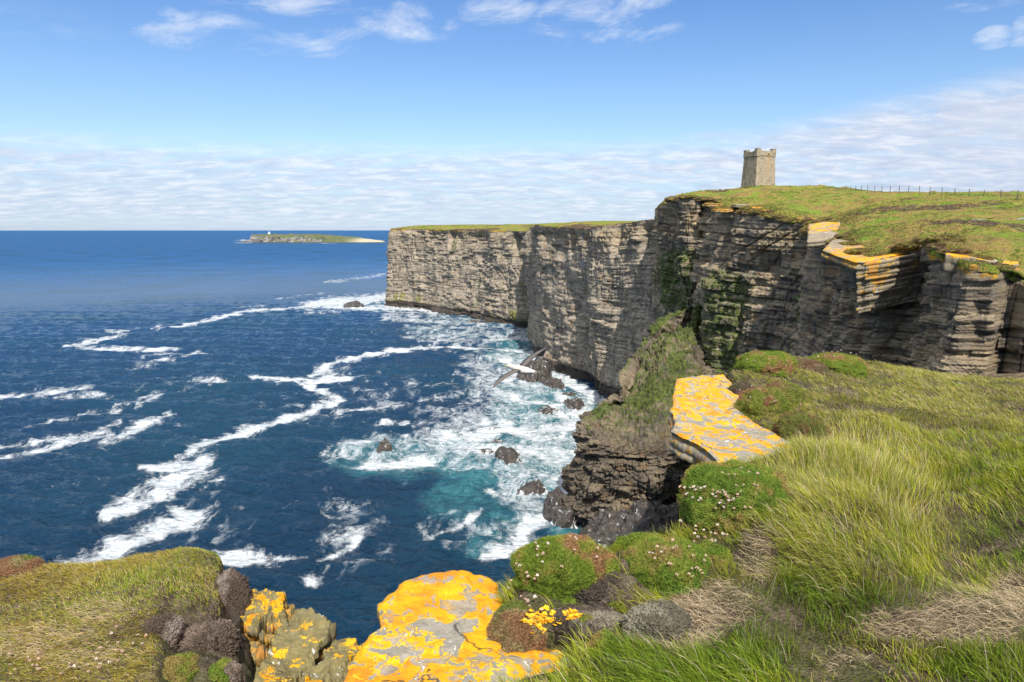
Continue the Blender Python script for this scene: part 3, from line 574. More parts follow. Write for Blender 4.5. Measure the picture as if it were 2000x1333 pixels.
# ------------------------------------------------------------------ loose slabs and rocks
def m_lichen(scale, amount, hue=0, grey=(.27, .245, .20)):
    def fn(b, p):
        pos = b.node('ShaderNodeNewGeometry').outputs['Position']; L = b.attr('lich'); cd = b.attr('side')
        w = b.vmath('ADD', pos, b.vmath('MULTIPLY', b.vmath('SUBTRACT', b.noise(pos, scale*1.6, 4, .6, 0, 1), (.5, .5, .5)), (.16/scale*4,)*3))
        g = b.noise(pos, scale*2.2, 8, .65); g2 = b.noise(pos, scale*9, 4, .7)
        a = [x for x in grey]
        c = b.ramp(b.math('ADD', b.math('MULTIPLY', g, .6), b.math('MULTIPLY', g2, .4)), [(.33, tuple(x*.55 for x in a)), (.47, tuple(x*.9 for x in a)), (.58, tuple(x*1.15 for x in a)), (.72, tuple(min(1, x*1.5) for x in a))])
        c = b.mix(b.sstep(b.noise(pos, scale*.8, 4, .6), .52, .62, 0, .4), c, (.20, .19, .11))
        v = b.noise(w, scale, 5, .60, .35); v = b.math('ADD', v, b.math('MULTIPLY', b.math('SUBTRACT', b.noise(w, scale*4.2, 3, .6), .5), .12))
        th = b.math('SUBTRACT', .80, b.math('MULTIPLY', L, .5))
        m = b.math('SUBTRACT', v, th)
        hole = b.sstep(b.noise(b.vmath('ADD', w, (3.1, 7.7, 1.3)), scale*1.7, 5, .62, .5), .545, .575)
        hole = b.math('MULTIPLY', hole, b.sstep(m, .016, .028))
        body = b.ramp(b.noise(pos, scale*.9+hue, 4, .6), [(.36, (.70, .39, .005)), (.50, (.68, .31, .004)), (.64, (.56, .20, .008))])
        rim = b.sstep(b.math('ABSOLUTE', b.math('SUBTRACT', m, .012)), .016, .004)
        body = b.mix(b.math('MULTIPLY', rim, .7), body, (.76, .50, .02))
        body = b.mix(b.sstep(g2, .50, .36, 0, .35), body, (.45, .22, .01))
        lm = b.math('MULTIPLY', b.sstep(m, -.002, .003), b.math('SUBTRACT', 1.0, b.math('MULTIPLY', hole, .92)), clamp=True)
        c = b.mix(lm, c, body)
        wv = b.noise(b.vmath('ADD', w, (9, 2, 4)), scale*1.3, 4, .6)
        c = b.mix(b.math('MULTIPLY', b.sstep(wv, .66, .675), b.math('SUBTRACT', 1, lm)), c, (.62, .61, .57))
        ck = b.voro(b.vmath('ADD', b.mapping(w, (.55, 1, 1)), b.vmath('MULTIPLY', b.noise(pos, scale*.7, 4, .6, 0, 1), (.25/scale*5,)*3)), scale*.36, 'DISTANCE_TO_EDGE')
        ckm = b.math('MULTIPLY', b.sstep(ck, .014, .003), b.sstep(b.noise(pos, scale*.35, 3, .5), .50, .56)); c = b.mix(b.math('MULTIPLY', ckm, .75), c, (.035, .03, .022))
        c = b.mix(b.math('MULTIPLY', cd, .45), c, (.17, .145, .10))
        b.put(p.inputs['Base Color'], c); p.inputs['Roughness'].default_value = .82; p.inputs['Specular IOR Level'].default_value = .3
        h = b.math('ADD', b.math('SUBTRACT', b.math('MULTIPLY', g, 1.), b.math('MULTIPLY', ckm, .35)), b.math('ADD', b.math('MULTIPLY', g2, .3), b.math('MULTIPLY', lm, .06)))
        b.put(p.inputs['Normal'], b.bump(h, .12/scale*1.2, .8))
    return fn
M_LICH = material('lichened_flagstone', m_lichen(5.5, 1)); M_LICH2 = material('lichened_ledge', m_lichen(9, 1, 0, (.29, .26, .21)))
M_LICHF = material('lichened_far_slab', m_lichen(1.0, 1, .3, (.29, .235, .165))); M_OUT = material('weathered_outcrop', m_lichen(9, 1, .2, (.20, .165, .07)))
def slab(name, out, T, layers, mat, label, cat, center=None, n=420, jag=.03, seed=1, relief=.012, lich=.5, bed=.0, inset=.0, ring=46, lichfn=None, group=None):
    o = np.array(out, float); c = o.mean(0) if center is None else np.array(center, float)
    cl = np.vstack([o, o[:1]]); L = np.concatenate(([0], np.cumsum(np.linalg.norm(np.diff(cl, axis=0), axis=1))))
    s = np.linspace(0, L[-1], n, endpoint=False); P = np.stack([np.interp(s, L, cl[:, i]) for i in range(3)], 1)
    k = max(3, n//70); P = np.stack([np.convolve(np.concatenate([P[-k:, i], P[:, i], P[:k, i]]), np.ones(k)/k, 'same')[k:-k] for i in range(3)], 1)
    rdir = P-c; rdir[:, 2] = 0; sz = np.linalg.norm(rdir, axis=1).mean(); rdir /= np.linalg.norm(rdir, axis=1)[:, None]
    th = s/L[-1]*2*math.pi; ccx, ccy = np.cos(th), np.sin(th)
    def ringnoise(f, sd, oct=4): return fbm3(ccx*f, ccy*f, ccx*0+sd*3.7, oct, seed)
    def blocky(f, sd):
        q = th/(2*math.pi)*f+sd*.37; kk = np.floor(q); fr = q-kk; a = hsh(kk % f, sd, 0, seed); b_ = hsh((kk+1) % f, sd, 0, seed); return (a+(b_-a)*sst(fr, .8, 1))*2-1
    P = P+rdir*(ringnoise(3, 0)*jag*1.3+blocky(23, 1)*jag*.6+ringnoise(16, 0.5, 3)*jag*.5)[:, None]
    rows = []; side = []; u = np.linspace(.02, 1, ring)**.85
    def toprelief(Q):
        z = fbm3(Q[:, 0]*1.3/sz, Q[:, 1]*1.3/sz, Q[:, 0]*0+seed, 5, seed+5)*relief*2
        q = (fbm3(Q[:, 0]*1.1/sz+3, Q[:, 1]*1.9/sz, Q[:, 0]*0, 4, seed+9))*2.6; fq = q-np.floor(q); z += (np.floor(q)+sst(fq, .82, 1))*relief*.9
        return z
    for uu in u:
        Q = c+(P-c)*uu; Q[:, 2] += toprelief(Q)-relief*1.4*sst(np.full(n, uu), .93, 1); rows.append(Q); side.append(0.)
    edge = rows[-1].copy(); z = 0.
    for li in range(layers):
        t = T/layers*(.6+.8*hsh(li, 2, 0, seed)); off = (blocky(int(9+hsh(li, 4, 0, seed)*14), li+3)*jag*.9+ringnoise(5, li+9)*jag*.8)-inset*(li/layers)
        g = .35*jag+.01*sz
        for dz, do in ((.12*t, off), (.85*t, off+g*.1), (1.0*t, off-g)):
            Q = edge+rdir*np.asarray(do)[:, None] if not np.isscalar(do) else edge+rdir*do
            Q = Q.copy(); Q[:, 2] -= z+dz+0*th+bed*ringnoise(2, li+30, 2); rows.append(Q); side.append(1.)
        z += t
    Q = c+(P-c)*.3; Q[:, 2] = c[2]-z*1.0; rows.append(Q); side.append(1.)
    V = np.concatenate(rows); side = np.repeat(side, n); lv = np.full(len(V), lich, float)
    if lichfn is not None: lv = lv+lichfn(V)
    loc = c.copy(); loc[2] -= T
    F = gridF(len(rows), n, True); F = F[:, ::-1]
    ob = mesh_obj(name, V, [F, np.arange(n)[None, ::1]], mat, smooth=False, attrs=dict(lich=lv, side=side), loc=loc)
    tag(ob, label, cat, group); return ob
SLABPOLY = []
near_pts = [U(*q) for q in [(905,1106,3.60),(965,1118,3.58),(985,1150,3.45),(1000,1230,3.15),(1050,1250,3.05),(1110,1270,2.97),(1138,1300,2.84),(1120,1345,2.68),(900,1400,2.45),(700,1410,2.42),(672,1345,2.62),(684,1300,2.76),(702,1255,2.92),(742,1222,3.07),(741,1172,3.27),(778,1136,3.42),(838,1112,3.56)]]
slab('rock_slab', near_pts, .55, 6, M_LICH, 'broad flat slab at the bottom centre, half covered in bright yellow lichen', 'rock slab', jag=.028, seed=4, relief=.013, lich=.68, n=520, ring=70, inset=.05, center=U(880,1240,3.02),
     lichfn=lambda V: .10*sst(V[:, 1], 3.0, 3.35)-.05*sst(V[:, 1], 2.95, 2.6))
SLABPOLY.append(np.array(near_pts)[:, :2])
ledge_pts = [U(*q) for q in [(1322,738,7.0),(1360,731,7.15),(1398,728,7.25),(1412,727,7.3),(1430,745,7.05),(1445,770,6.7),(1440,800,6.2),(1470,820,5.95),(1520,842,5.65),(1560,866,5.3),(1580,890,5.05),(1500,905,4.85),(1408,905,4.9),(1385,880,5.1),(1345,855,5.35),(1316,838,5.6),(1311,800,6.05)]]
slab('rock_slab', ledge_pts, .20, 3, M_LICH2, 'yellow lichened ledge jutting over the drop beside the heathery hummocks', 'rock slab', jag=.03, seed=9, relief=.010, lich=.60, n=480, ring=60, center=U(1392,835,5.75), inset=.02,
     lichfn=lambda V: .10*sst(V[:, 1], 5.6, 6.4)-.07*sst(V[:, 1], 5.5, 4.9))
SLABPOLY.append(np.array(ledge_pts)[:, :2])
blk = [U(*q)-np.array((0, 0, .20)) for q in [(1365,760,6.9),(1430,750,7.1),(1500,810,6.3),(1580,880,5.2),(1520,910,4.9),(1448,912,4.9),(1428,890,5.10),(1396,868,5.4),(1366,845,5.7),(1360,800,6.1)]]
slab('rock_block', blk, 1.6, 7, M_OUT, 'dark layered block carrying the yellow lichened ledge above the drop', 'rock', jag=.05, seed=12, lich=.32, center=np.array(U(1420,830,5.75))-np.array((0, 0, .2)), inset=.25, n=300, ring=6)
# stepped outcrop between the left knoll and the near slab: tilted flags
outc = [
 ([(470,1150,4.5),(520,1140,4.55),(558,1143,4.5),(560,1165,4.35),(510,1190,4.15),(472,1185,4.2)], .7, 'small tilted flagstones with orange lichen at the left top of the outcrop', .58),
 ([(560,1150,4.5),(605,1146,4.5),(652,1172,4.3),(655,1195,4.15),(620,1240,3.9),(560,1310,3.5),(520,1345,3.3),(480,1345,3.3),(500,1280,3.6),(530,1220,3.95),(540,1180,4.2)], .9, 'large tilted flagstone of the outcrop, olive grey with yellow lichen on its upper edge', .42),
 ([(648,1222,3.95),(668,1208,4.02),(700,1212,3.98),(703,1240,3.8),(665,1290,3.5),(620,1345,3.2),(570,1350,3.15),(600,1290,3.5),(625,1250,3.75)], .9, 'narrow mustard coloured flagstone leaning against the near slab', .50),
 ([(640,1300,3.35),(680,1262,3.5),(720,1250,3.4),(705,1300,3.0),(690,1350,2.8),(600,1360,2.95)], .8, 'pale grey flagstone wedged between outcrop and yellow slab', .32),
 ([(480,1180,4.25),(540,1190,4.15),(520,1260,3.75),(490,1330,3.4),(465,1330,3.4),(460,1240,3.85)], .8, 'shaded broken flags beside the brown peat of the knoll', .25)]
for i, (pts, T, lab, li) in enumerate(outc):
    P3 = [U(*q) for q in pts]
    off = np.array((0, 0, [-.05, -.12, -.10, -.12, -.32][i])); P3 = [p+off for p in P3]
    slab('flagstone', P3, T, 7, M_OUT, lab, 'rock', jag=.055, seed=40+i, relief=.035, lich=li, n=300, ring=36, inset=-.10, bed=.02, group='flagstones of the outcrop between knoll and slab')
# rough bedrock carrying the outcrop, down to the water
# far slabs on the cliff edge
slab('rock_slab', [U(*q) for q in [(1606,487,63),(1624,468,69),(1700,461,73),(1780,455,76),(1806,462,68),(1815,482,57.5),(1740,499,56.5),(1690,512,55.4),(1672,513,55.6),(1640,499,59.5)]], .55, 2, M_LICHF, 'big tilted slab roofing the notch in the right hand cliff, orange along its front', 'rock slab', jag=.18, seed=21, relief=.05, lich=.70, n=360, lichfn=lambda V: -.42*sst(V[:, 1]-.25*(V[:, 0]-28), 61, 67))
slab('rock_block', [U(*q) for q in [(1671,516,55.5),(1740,505,55.6),(1818,490,56.0),(1822,482,64),(1700,482,68),(1690,500,62)]], 4.2, 15, M_LICHF, 'thick layered block with orange streaks beneath the big tilted slab', 'rock', jag=.22, seed=22, relief=.05, lich=.74, n=360, inset=.9, lichfn=lambda V: -.3*sst(V[:, 2], 67.2, 65)-.3*sst(V[:, 0], 30, 33))
slab('rock_slab', [U(*q) for q in [(1580,437,93),(1608,433,96),(1641,434,95),(1639,446,88),(1630,460,80),(1605,467,79),(1576,470,79),(1578,452,86)]], .9, 3, M_LICHF, 'tilted slab above the dark gap, orange above and grey below', 'rock slab', jag=.2, seed=23, relief=.07, lich=.62, n=300, lichfn=lambda V: -.5*sst(V[:, 1], 86, 83))
slab('rock_slab', [U(*q) for q in [(1642,449,90),(1700,443,92),(1697,450,86),(1655,462,79),(1630,468,76),(1628,460,80)]], .5, 2, M_LICHF, 'narrow pale slab with an orange left end, half sunk in the turf', 'rock slab', jag=.15, seed=24, lich=.5, n=240, lichfn=lambda V: .25*sst(V[:, 0], 38, 36)-.15)
slab('rock_slab', [U(*q) for q in [(1720,450,86),(1776,446,88),(1782,452,82),(1735,456,80)]], .35, 2, M_LICHF, 'low grey slab in the turf just behind the big tilted slab', 'rock slab', jag=.15, seed=25, lich=.2, n=240)
slab('rock_slab', [U(*q) for q in [(1846,497,45.6),(1900,503,44.8),(1945,513,43.8),(1948,506,46.5),(1900,497,48),(1850,490,49)]], .85, 2, M_LICHF, 'long square edged slab with a thin orange top above the sunlit corner', 'rock slab', jag=.07, seed=26, lich=.85, n=300, lichfn=lambda V: -.5*sst(V[:, 2], 68.2, 67.9))
slab('rock_slab', [U(*q) for q in [(1828,484,49),(1855,484,48.6),(1853,476,51),(1832,476,51)]], .5, 2, M_LICHF, 'small orange slab just left of the long square edged slab', 'rock slab', jag=.06, seed=27, lich=.85, n=160)
slab('rock_slab', [U(*q) for q in [(1957,515,44.0),(1990,518,43.6),(1988,511,46),(1960,509,46)]], .6, 3, M_LICHF, 'broken orange slab at the right edge beyond the long square edged slab', 'rock slab', jag=.08, seed=28, lich=.7, n=160)
for i, (px, py, Y, w, lab) in enumerate([(1392,402,186,14,'leftmost small orange slab on the rim below the tower'), (1410,413,173,17,'brightest orange slab on the rim below the tower'), (1446,404,172,14,'flat tan slab set back in the turf below the tower'), (1476,409,166,12,'small orange slab right of the flat tan one'), (1492,414,162,13,'tiny yellow slab at the rim end of the heather'), (1572,431,152,17,'lone orange slab at the rim left of the tilted slabs')]):
    c = U(px, py, Y); hw = w*Y/1312
    slab('rock_slab', [c+np.array((dx*hw, dy*hw*1.6, dz+.5)) for dx, dy, dz in [(-1, -.6, -.1), (.2, -.9, -.2), (1, -.5, 0), (1.1, .7, .1), (-.1, 1, .15), (-1, .5, .1)]], .7, 2, M_LICHF, lab, 'rock slab', jag=.12, seed=60+i, lich=.85 if i != 2 else .3, n=120, ring=14, group='small lichened slabs along the cliff rim')

def m_searock(b, p):
    pos = b.node('ShaderNodeNewGeometry').outputs['Position']; g = b.noise(pos, .9, 8, .68)
    c = b.ramp(g, [(.35, (.020, .017, .016)), (.5, (.05, .042, .036)), (.62, (.10, .078, .06)), (.75, (.16, .14, .13))])
    z = b.node('ShaderNodeSeparateXYZ'); b.put(z.inputs[0], pos)
    wash = b.sstep(b.math('ADD', b.noise(b.mapping(pos, (1, 1, .5)), .7, 7, .7, .6), b.sstep(z.outputs[2], 2.2, -.2, 0, .17)), .58, .66)
    c = b.mix(b.math('MULTIPLY', wash, .85), c, (.75, .78, .80))
    b.put(p.inputs['Base Color'], c); p.inputs['Roughness'].default_value = .45
    b.put(p.inputs['Normal'], b.bump(g, .8, .9))
M_SEAROCK = material('wet_sea_rock', m_searock)
def sea_rock(px, py, wpx, hm, label, depth=1.0, rot=0, seed=1, peak=.0):
    c = UZ(px, py, -CAM_Z); w = wpx*c[1]/1312/2*1.22; hm = hm*1.4
    nu, nv = 120, 50; th = np.linspace(0, 2*math.pi, nu, endpoint=False)[None, :]; v = np.linspace(0, 1, nv)[:, None]
    r = np.cos(v*math.pi/2)**.75; zz = np.sin(v*math.pi/2)
    x = r*np.cos(th); y = r*np.sin(th)*depth; z = zz+0*th
    n = fbm3(x*1.6+seed*5, y*1.6, z*1.2, 5, seed)*.45; stp = np.floor(z*5+fbm2(x*2+seed, y*2, 2)*1.2)/5
    x = x*(1+n)+peak*z; y = y*(1+n); z = (z*.45+stp*.55)*(1+n*.8)
    ca, sa = math.cos(rot), math.sin(rot); X = c[0]+w*(x*ca-y*sa); Y = c[1]+w*(x*sa+y*ca); Z = z*hm*1.25-.9
    V = np.stack([X.ravel(), Y.ravel(), Z.ravel()], 1)
    o = mesh_obj('sea_rock', V, [gridF(nv, nu, True), np.arange((nv-1)*nu, nv*nu)[None, :]], M_SEAROCK, loc=(c[0], c[1], 0)); tag(o, label, 'rock', 'dark rocks awash below the cliffs')
for a in [(692,600,34,3.5,'dark reef in white surf left of the headland tip',1.6,0,1), (605,602,16,1.2,'tiny rock just awash left of the headland reef',1,0,2), (1043,743,56,7,'large brown sea rock beside the middle cliff foot',1.0,.3,3), (1078,758,24,3,'small rock trailing off the large brown sea rock',2.6,.6,4),
          (1112,776,28,1.8,'thin dark rock nearest the cave foot',1.,.4,5), (1120,800,38,3.2,'dark rock touching the mossy promontory foot',1,.2,6), (1066,806,60,1.6,'long low rock washed by surf left of the promontory',.8,.3,7), (750,888,28,3.2,'pointed lone rock inside the ring of foam',1,0,8,.2),
          (968,842,28,1.2,'small rock at the top of the big surf patch',.7,0,9), (975,868,28,1.3,'washed rock in the middle of the surf patch',.8,0,10), (946,886,40,1.3,'flat rock at the left of the surf patch',.7,.2,11), (992,900,44,2.6,'rounded blue black boulder under breaking surf',1.5,.4,12),
          (1042,957,56,2.2,'round rock streaming with foam near the promontory',1.2,0,13), (1092,1022,50,4.5,'black rock at the foot of the promontory',1.5,.5,14), (1188,1058,105,4.5,'broken dark rocks at the seaward foot of the promontory',.8,.2,17), (1270,1072,140,6.5,'dark rocks below the promontory, just above the green cushions',.9,.1,18), (1055,650,26,7.0,'black rock in the corner of the bay',1.4,.2,15), (1022,648,16,1.2,'small wet rock near the bay corner',1,0,16)]:
    sea_rock(a[0], a[1], a[2], a[3], a[4], a[5], a[6], a[7], a[8] if len(a) > 8 else 0)
# wave-cut shelf below the headland
for i, (p0, p1, lab) in enumerate([((920,628),(1050,640),'brown wave cut shelf under the bay cliffs'), ((770,600),(915,607),'thin brown shelf along the headland foot')]):
    A = UZ(p0[0], p0[1], -69.5); B = UZ(p1[0], p1[1], -69.5); d = (B-A)[:2]; L = np.linalg.norm(d); d /= L; nrm = np.array((d[1]*-1, d[0]))*-1
    t = np.linspace(0, 1, 260)[:, None]; u = np.linspace(-1, 1, 24)[None, :]
    wd = (8 if i == 0 else 4)*(1+.5*fbm2(t*12, t*0, 3, 5)); x = A[0]+d[0]*L*t-nrm[0]*(wd*u-4); y = A[1]+d[1]*L*t-nrm[1]*(wd*u-4)
    z = 2.4*np.clip(1-np.abs(u)**3, 0, 1)*np.clip(np.sin(t*math.pi)*5, 0, 1)*(1+.5*fbm2(x*.1, y*.1, 3, 3))-.6+.4*fbm2(x*.4, y*.4, 3, 4)
    o = mesh_obj('rock_shelf', np.stack([x.ravel(), y.ravel(), z.ravel()], 1), gridF(260, 24), M_SEAROCK); tag(o, lab, 'rock')

# ------------------------------------------------------------------ memorial tower
def m_stone(b, p):
    tc = b.node('ShaderNodeTexCoord').outputs['Object']; pos = tc; side = b.attr('u', 'Vector')
    br = b.node('ShaderNodeTexBrick'); b.put(br.inputs['Vector'], side); br.inputs['Scale'].default_value = 1.0
    br.inputs['Brick Width'].default_value = .85; br.inputs['Row Height'].default_value = .32; br.inputs['Mortar Size'].default_value = .022
    br.inputs['Color1'].default_value = (.40, .33, .23, 1); br.inputs['Color2'].default_value = (.29, .24, .165, 1); br.inputs['Mortar'].default_value = (.17, .145, .11, 1)
    g = b.noise(pos, .8, 7, .65); c = b.mix(1, br.outputs[0], b.ramp(g, [(.3, (.62, .62, .6)), (.5, (1, 1, 1)), (.7, (1.25, 1.22, 1.15))]), 'MULTIPLY')
    s = b.node('ShaderNodeSeparateXYZ'); b.put(s.inputs[0], pos)
    mottle = b.math('MULTIPLY', b.attr('dark_mottle'), b.sstep(b.noise(b.mapping(pos, (.7, .7, .45)), .9, 6, .66), .42, .60))
    c = b.mix(b.math('MULTIPLY', mottle, .75), c, (.085, .085, .055))
    c = b.mix(b.math('MULTIPLY', b.attr('rust'), b.sstep(b.noise(b.mapping(pos, (2, 2, .12)), 1, 4, .6), .35, .6)), c, (.44, .25, .09))
    b.put(p.inputs['Base Color'], c); p.inputs['Roughness'].default_value = .9
    b.put(p.inputs['Normal'], b.bump(b.math('ADD', br.outputs[1], b.math('MULTIPLY', g, -1)), .04, .7))
M_STONE = material('tower_stone', m_stone)
def boxgeo(cx, cy, z0, z1, h0, h1, n=1):
    """tapered square shaft as 4 separate faces with wall coordinates"""
    V = []; Uv = []; F = []
    for k in range(4):
        a = k*math.pi/2; ca, sa = math.cos(a), math.sin(a); base = len(V)
        m = 16
        for j in range(m+1):
            z = z0+(z1-z0)*j/m; h = h0+(h1-h0)*j/m
            for i in range(m+1):
                x = -h+2*h*i/m; y = -h; V.append((cx+x*ca-y*sa, cy+x*sa+y*ca, z)); Uv.append((x+k*31.3, z, 0))
        for j in range(m):
            for i in range(m): q = base+j*(m+1)+i; F.append((q, q+1, q+m+2, q+m+1))
    b = len(V); 
    for (x, y) in ((-h1, -h1), (h1, -h1), (h1, h1), (-h1, h1)): V.append((cx+x, cy+y, z1)); Uv.append((x, y, 0))
    F.append((b, b+1, b+2, b+3)); b = len(V)
    for (x, y) in ((-h0, -h0), (-h0, h0), (h0, h0), (h0, -h0)): V.append((cx+x, cy+y, z0)); Uv.append((x, y, 0))
    F.append((b, b+1, b+2, b+3))
    return V, Uv, F
def tower():
    base = U(1479.5, 373, 243); zb = float(base[2])-2.2; vis = 243/1312.
    root = empty('memorial_tower', (base[0], base[1], zb), rad(-27+14)+0)
    tag(root, 'square tapering stone memorial tower with battlements on the grassy clifftop', 'tower')
    root.rotation_euler = (0, 0, rad(17))
    H = 76*vis+1.9
    def part(name, parts, par=None, wf=None):
        V = []; Uv = []; F = []
        for g in parts: n = len(V); V += g[0]; Uv += g[1]; F += [tuple(i+n for i in f) for f in g[2]]
        V = np.array(V); L = dict(u=np.array(Uv))
        # west side (local -x) has dark mottling, stronger lower down; rust stain below the spout on the south side
        L['dark_mottle'] = sst(-V[:, 0]-np.abs(V[:, 1])*.98, -.3, .2)*(.5+.5*sst(V[:, 2], H, 2))
        L['rust'] = .85*np.exp(-((V[:, 0]-.9)/.55)**2)*sst(V[:, 2], H*.35, H*.6)*(V[:, 1] < 0)*sst(V[:, 2], H-.9, H-1.3)
        return mesh_obj(name, V, np.array(F), M_STONE, parent=par or root, attrs=L)
    part('wall', [boxgeo(0, 0, 0, H-2.35, 4.18, 3.62)])
    part('string_course', [boxgeo(0, 0, H-2.35, H-2.05, 3.78, 3.80)])
    pp = []
    hh = 3.70
    for k in range(4):
        pass
    part('parapet', [boxgeo(0, 0, H-2.05, H-.75, hh, hh)])
    for sx in (-1, 1):
        for sy in (-1, 1):
            m = part('turret', [boxgeo(sx*3.08, sy*3.08, H-2.6, H-.12, .72, .70)])
            part('cap_stone', [boxgeo(sx*3.08, sy*3.08, H-.12, H+.06, .76, .76)], m)
            part('step', [boxgeo(sx*1.95, sy*3.49, H-.75, H-.50, .20, .20)], m); part('step', [boxgeo(sx*3.49, sy*1.95, H-.75, H-.50, .20, .20)], m)
    sp = mesh_obj('spout', np.array([(.9-.17, -3.95, H-1.95), (.9+.17, -3.95, H-1.95), (.9+.17, -3.95, H-1.6), (.9-.17, -3.95, H-1.6), (.9-.17, -3.6, H-1.95), (.9+.17, -3.6, H-1.95), (.9+.17, -3.6, H-1.6), (.9-.17, -3.6, H-1.6)]), np.array([(0, 1, 2, 3), (3, 2, 6, 7), (0, 3, 7, 4), (1, 5, 6, 2), (0, 4, 5, 1)]), M_SEAROCK, parent=root)
tower()

# ------------------------------------------------------------------ fence
def m_plain(col, rough=.8, met=0):
    def fn(b, p):
        n = b.noise(b.node('ShaderNodeTexCoord').outputs['Object'], 9, 5, .6)
        b.put(p.inputs['Base Color'], b.mix(1, col, b.ramp(n, [(.3, (.7, .7, .7)), (.7, (1.25, 1.25, 1.25))]), 'MULTIPLY')); p.inputs['Roughness'].default_value = rough; p.inputs['Metallic'].default_value = met
    return fn
M_POST = material('weathered_timber', m_plain((.13, .11, .085))); M_WIRE = material('fence_wire', m_plain((.22, .22, .22), .5, .6))
def tubegeo(P, r, n=5):
    P = np.asarray(P, float); T = np.gradient(P, axis=0); T /= np.linalg.norm(T, axis=1)[:, None]
    A = np.cross(T, (0.03, .05, 1.0)); A /= np.linalg.norm(A, axis=1)[:, None]+1e-9; B = np.cross(T, A); r = np.broadcast_to(np.asarray(r, float), (len(P),))
    a = np.linspace(0, 2*math.pi, n, endpoint=False)
    V = P[:, None]+r[:, None, None]*(np.cos(a)[None, :, None]*A[:, None]+np.sin(a)[None, :, None]*B[:, None]); return V.reshape(-1, 3), gridF(len(P), n, True)
def land_z(x, y): return float(LAND(np.array([x]), np.array([y]))[0])
def fence():
    fpx = [2130,2092,2058,2022,1987,1954,1921,1892,1864,1839,1816,1795,1774,1756,1738,1722,1708,1694,1682,1671,1661,1650]
    Ys = np.linspace(97, 175, len(fpx))**1.0; fy = [97+ (i*3.55) + .035*i*i for i in range(len(fpx))]
    pts = []
    ev = [(2130,391),(2058,389),(1987,385.5),(1954,384),(1921,383.5),(1892,381.5),(1864,380),(1839,378),(1795,374),(1738,373),(1700,371),(1650,371)]
    ex = [e[0] for e in ev][::-1]; ey = [e[1] for e in ev][::-1]
    for px, Y in zip(fpx, fy):
        p = U(px, np.interp(px, ex, ey)+1.5, Y); pts.append(p)
    root = empty('wire_fence', pts[8]); tag(root, 'post and wire fence running along the skyline right of the tower', 'fence')
    off = np.array(pts[8]); hs = 1.22
    for i, p in enumerate(pts):
        lx = .03*math.sin(i*2.3); q = p-off; r = .062*(1+.12*math.sin(i*5))
        V, F = tubegeo([q+(0, 0, -.5), q+(lx*.4, 0, .4), q+(lx, 0, hs+.03*math.sin(i*3.1)), q+(lx, 0, hs+.035+.03*math.sin(i*3.1))], [r, r, r, r*.5], 8)
        mesh_obj('post', V, [F], M_POST, parent=root)
    for h in (.2, .45, .7, .92, 1.12):
        P = []
        for a, b_ in zip(pts[:-1], pts[1:]):
            for t in (0, .33, .66): P.append(a+(b_-a)*t-off+np.array((0, .06, h-.02*math.sin(t*3.14))))
        V, F = tubegeo(P, .010, 4); mesh_obj('wire', V, F, M_WIRE, parent=root)
fence()

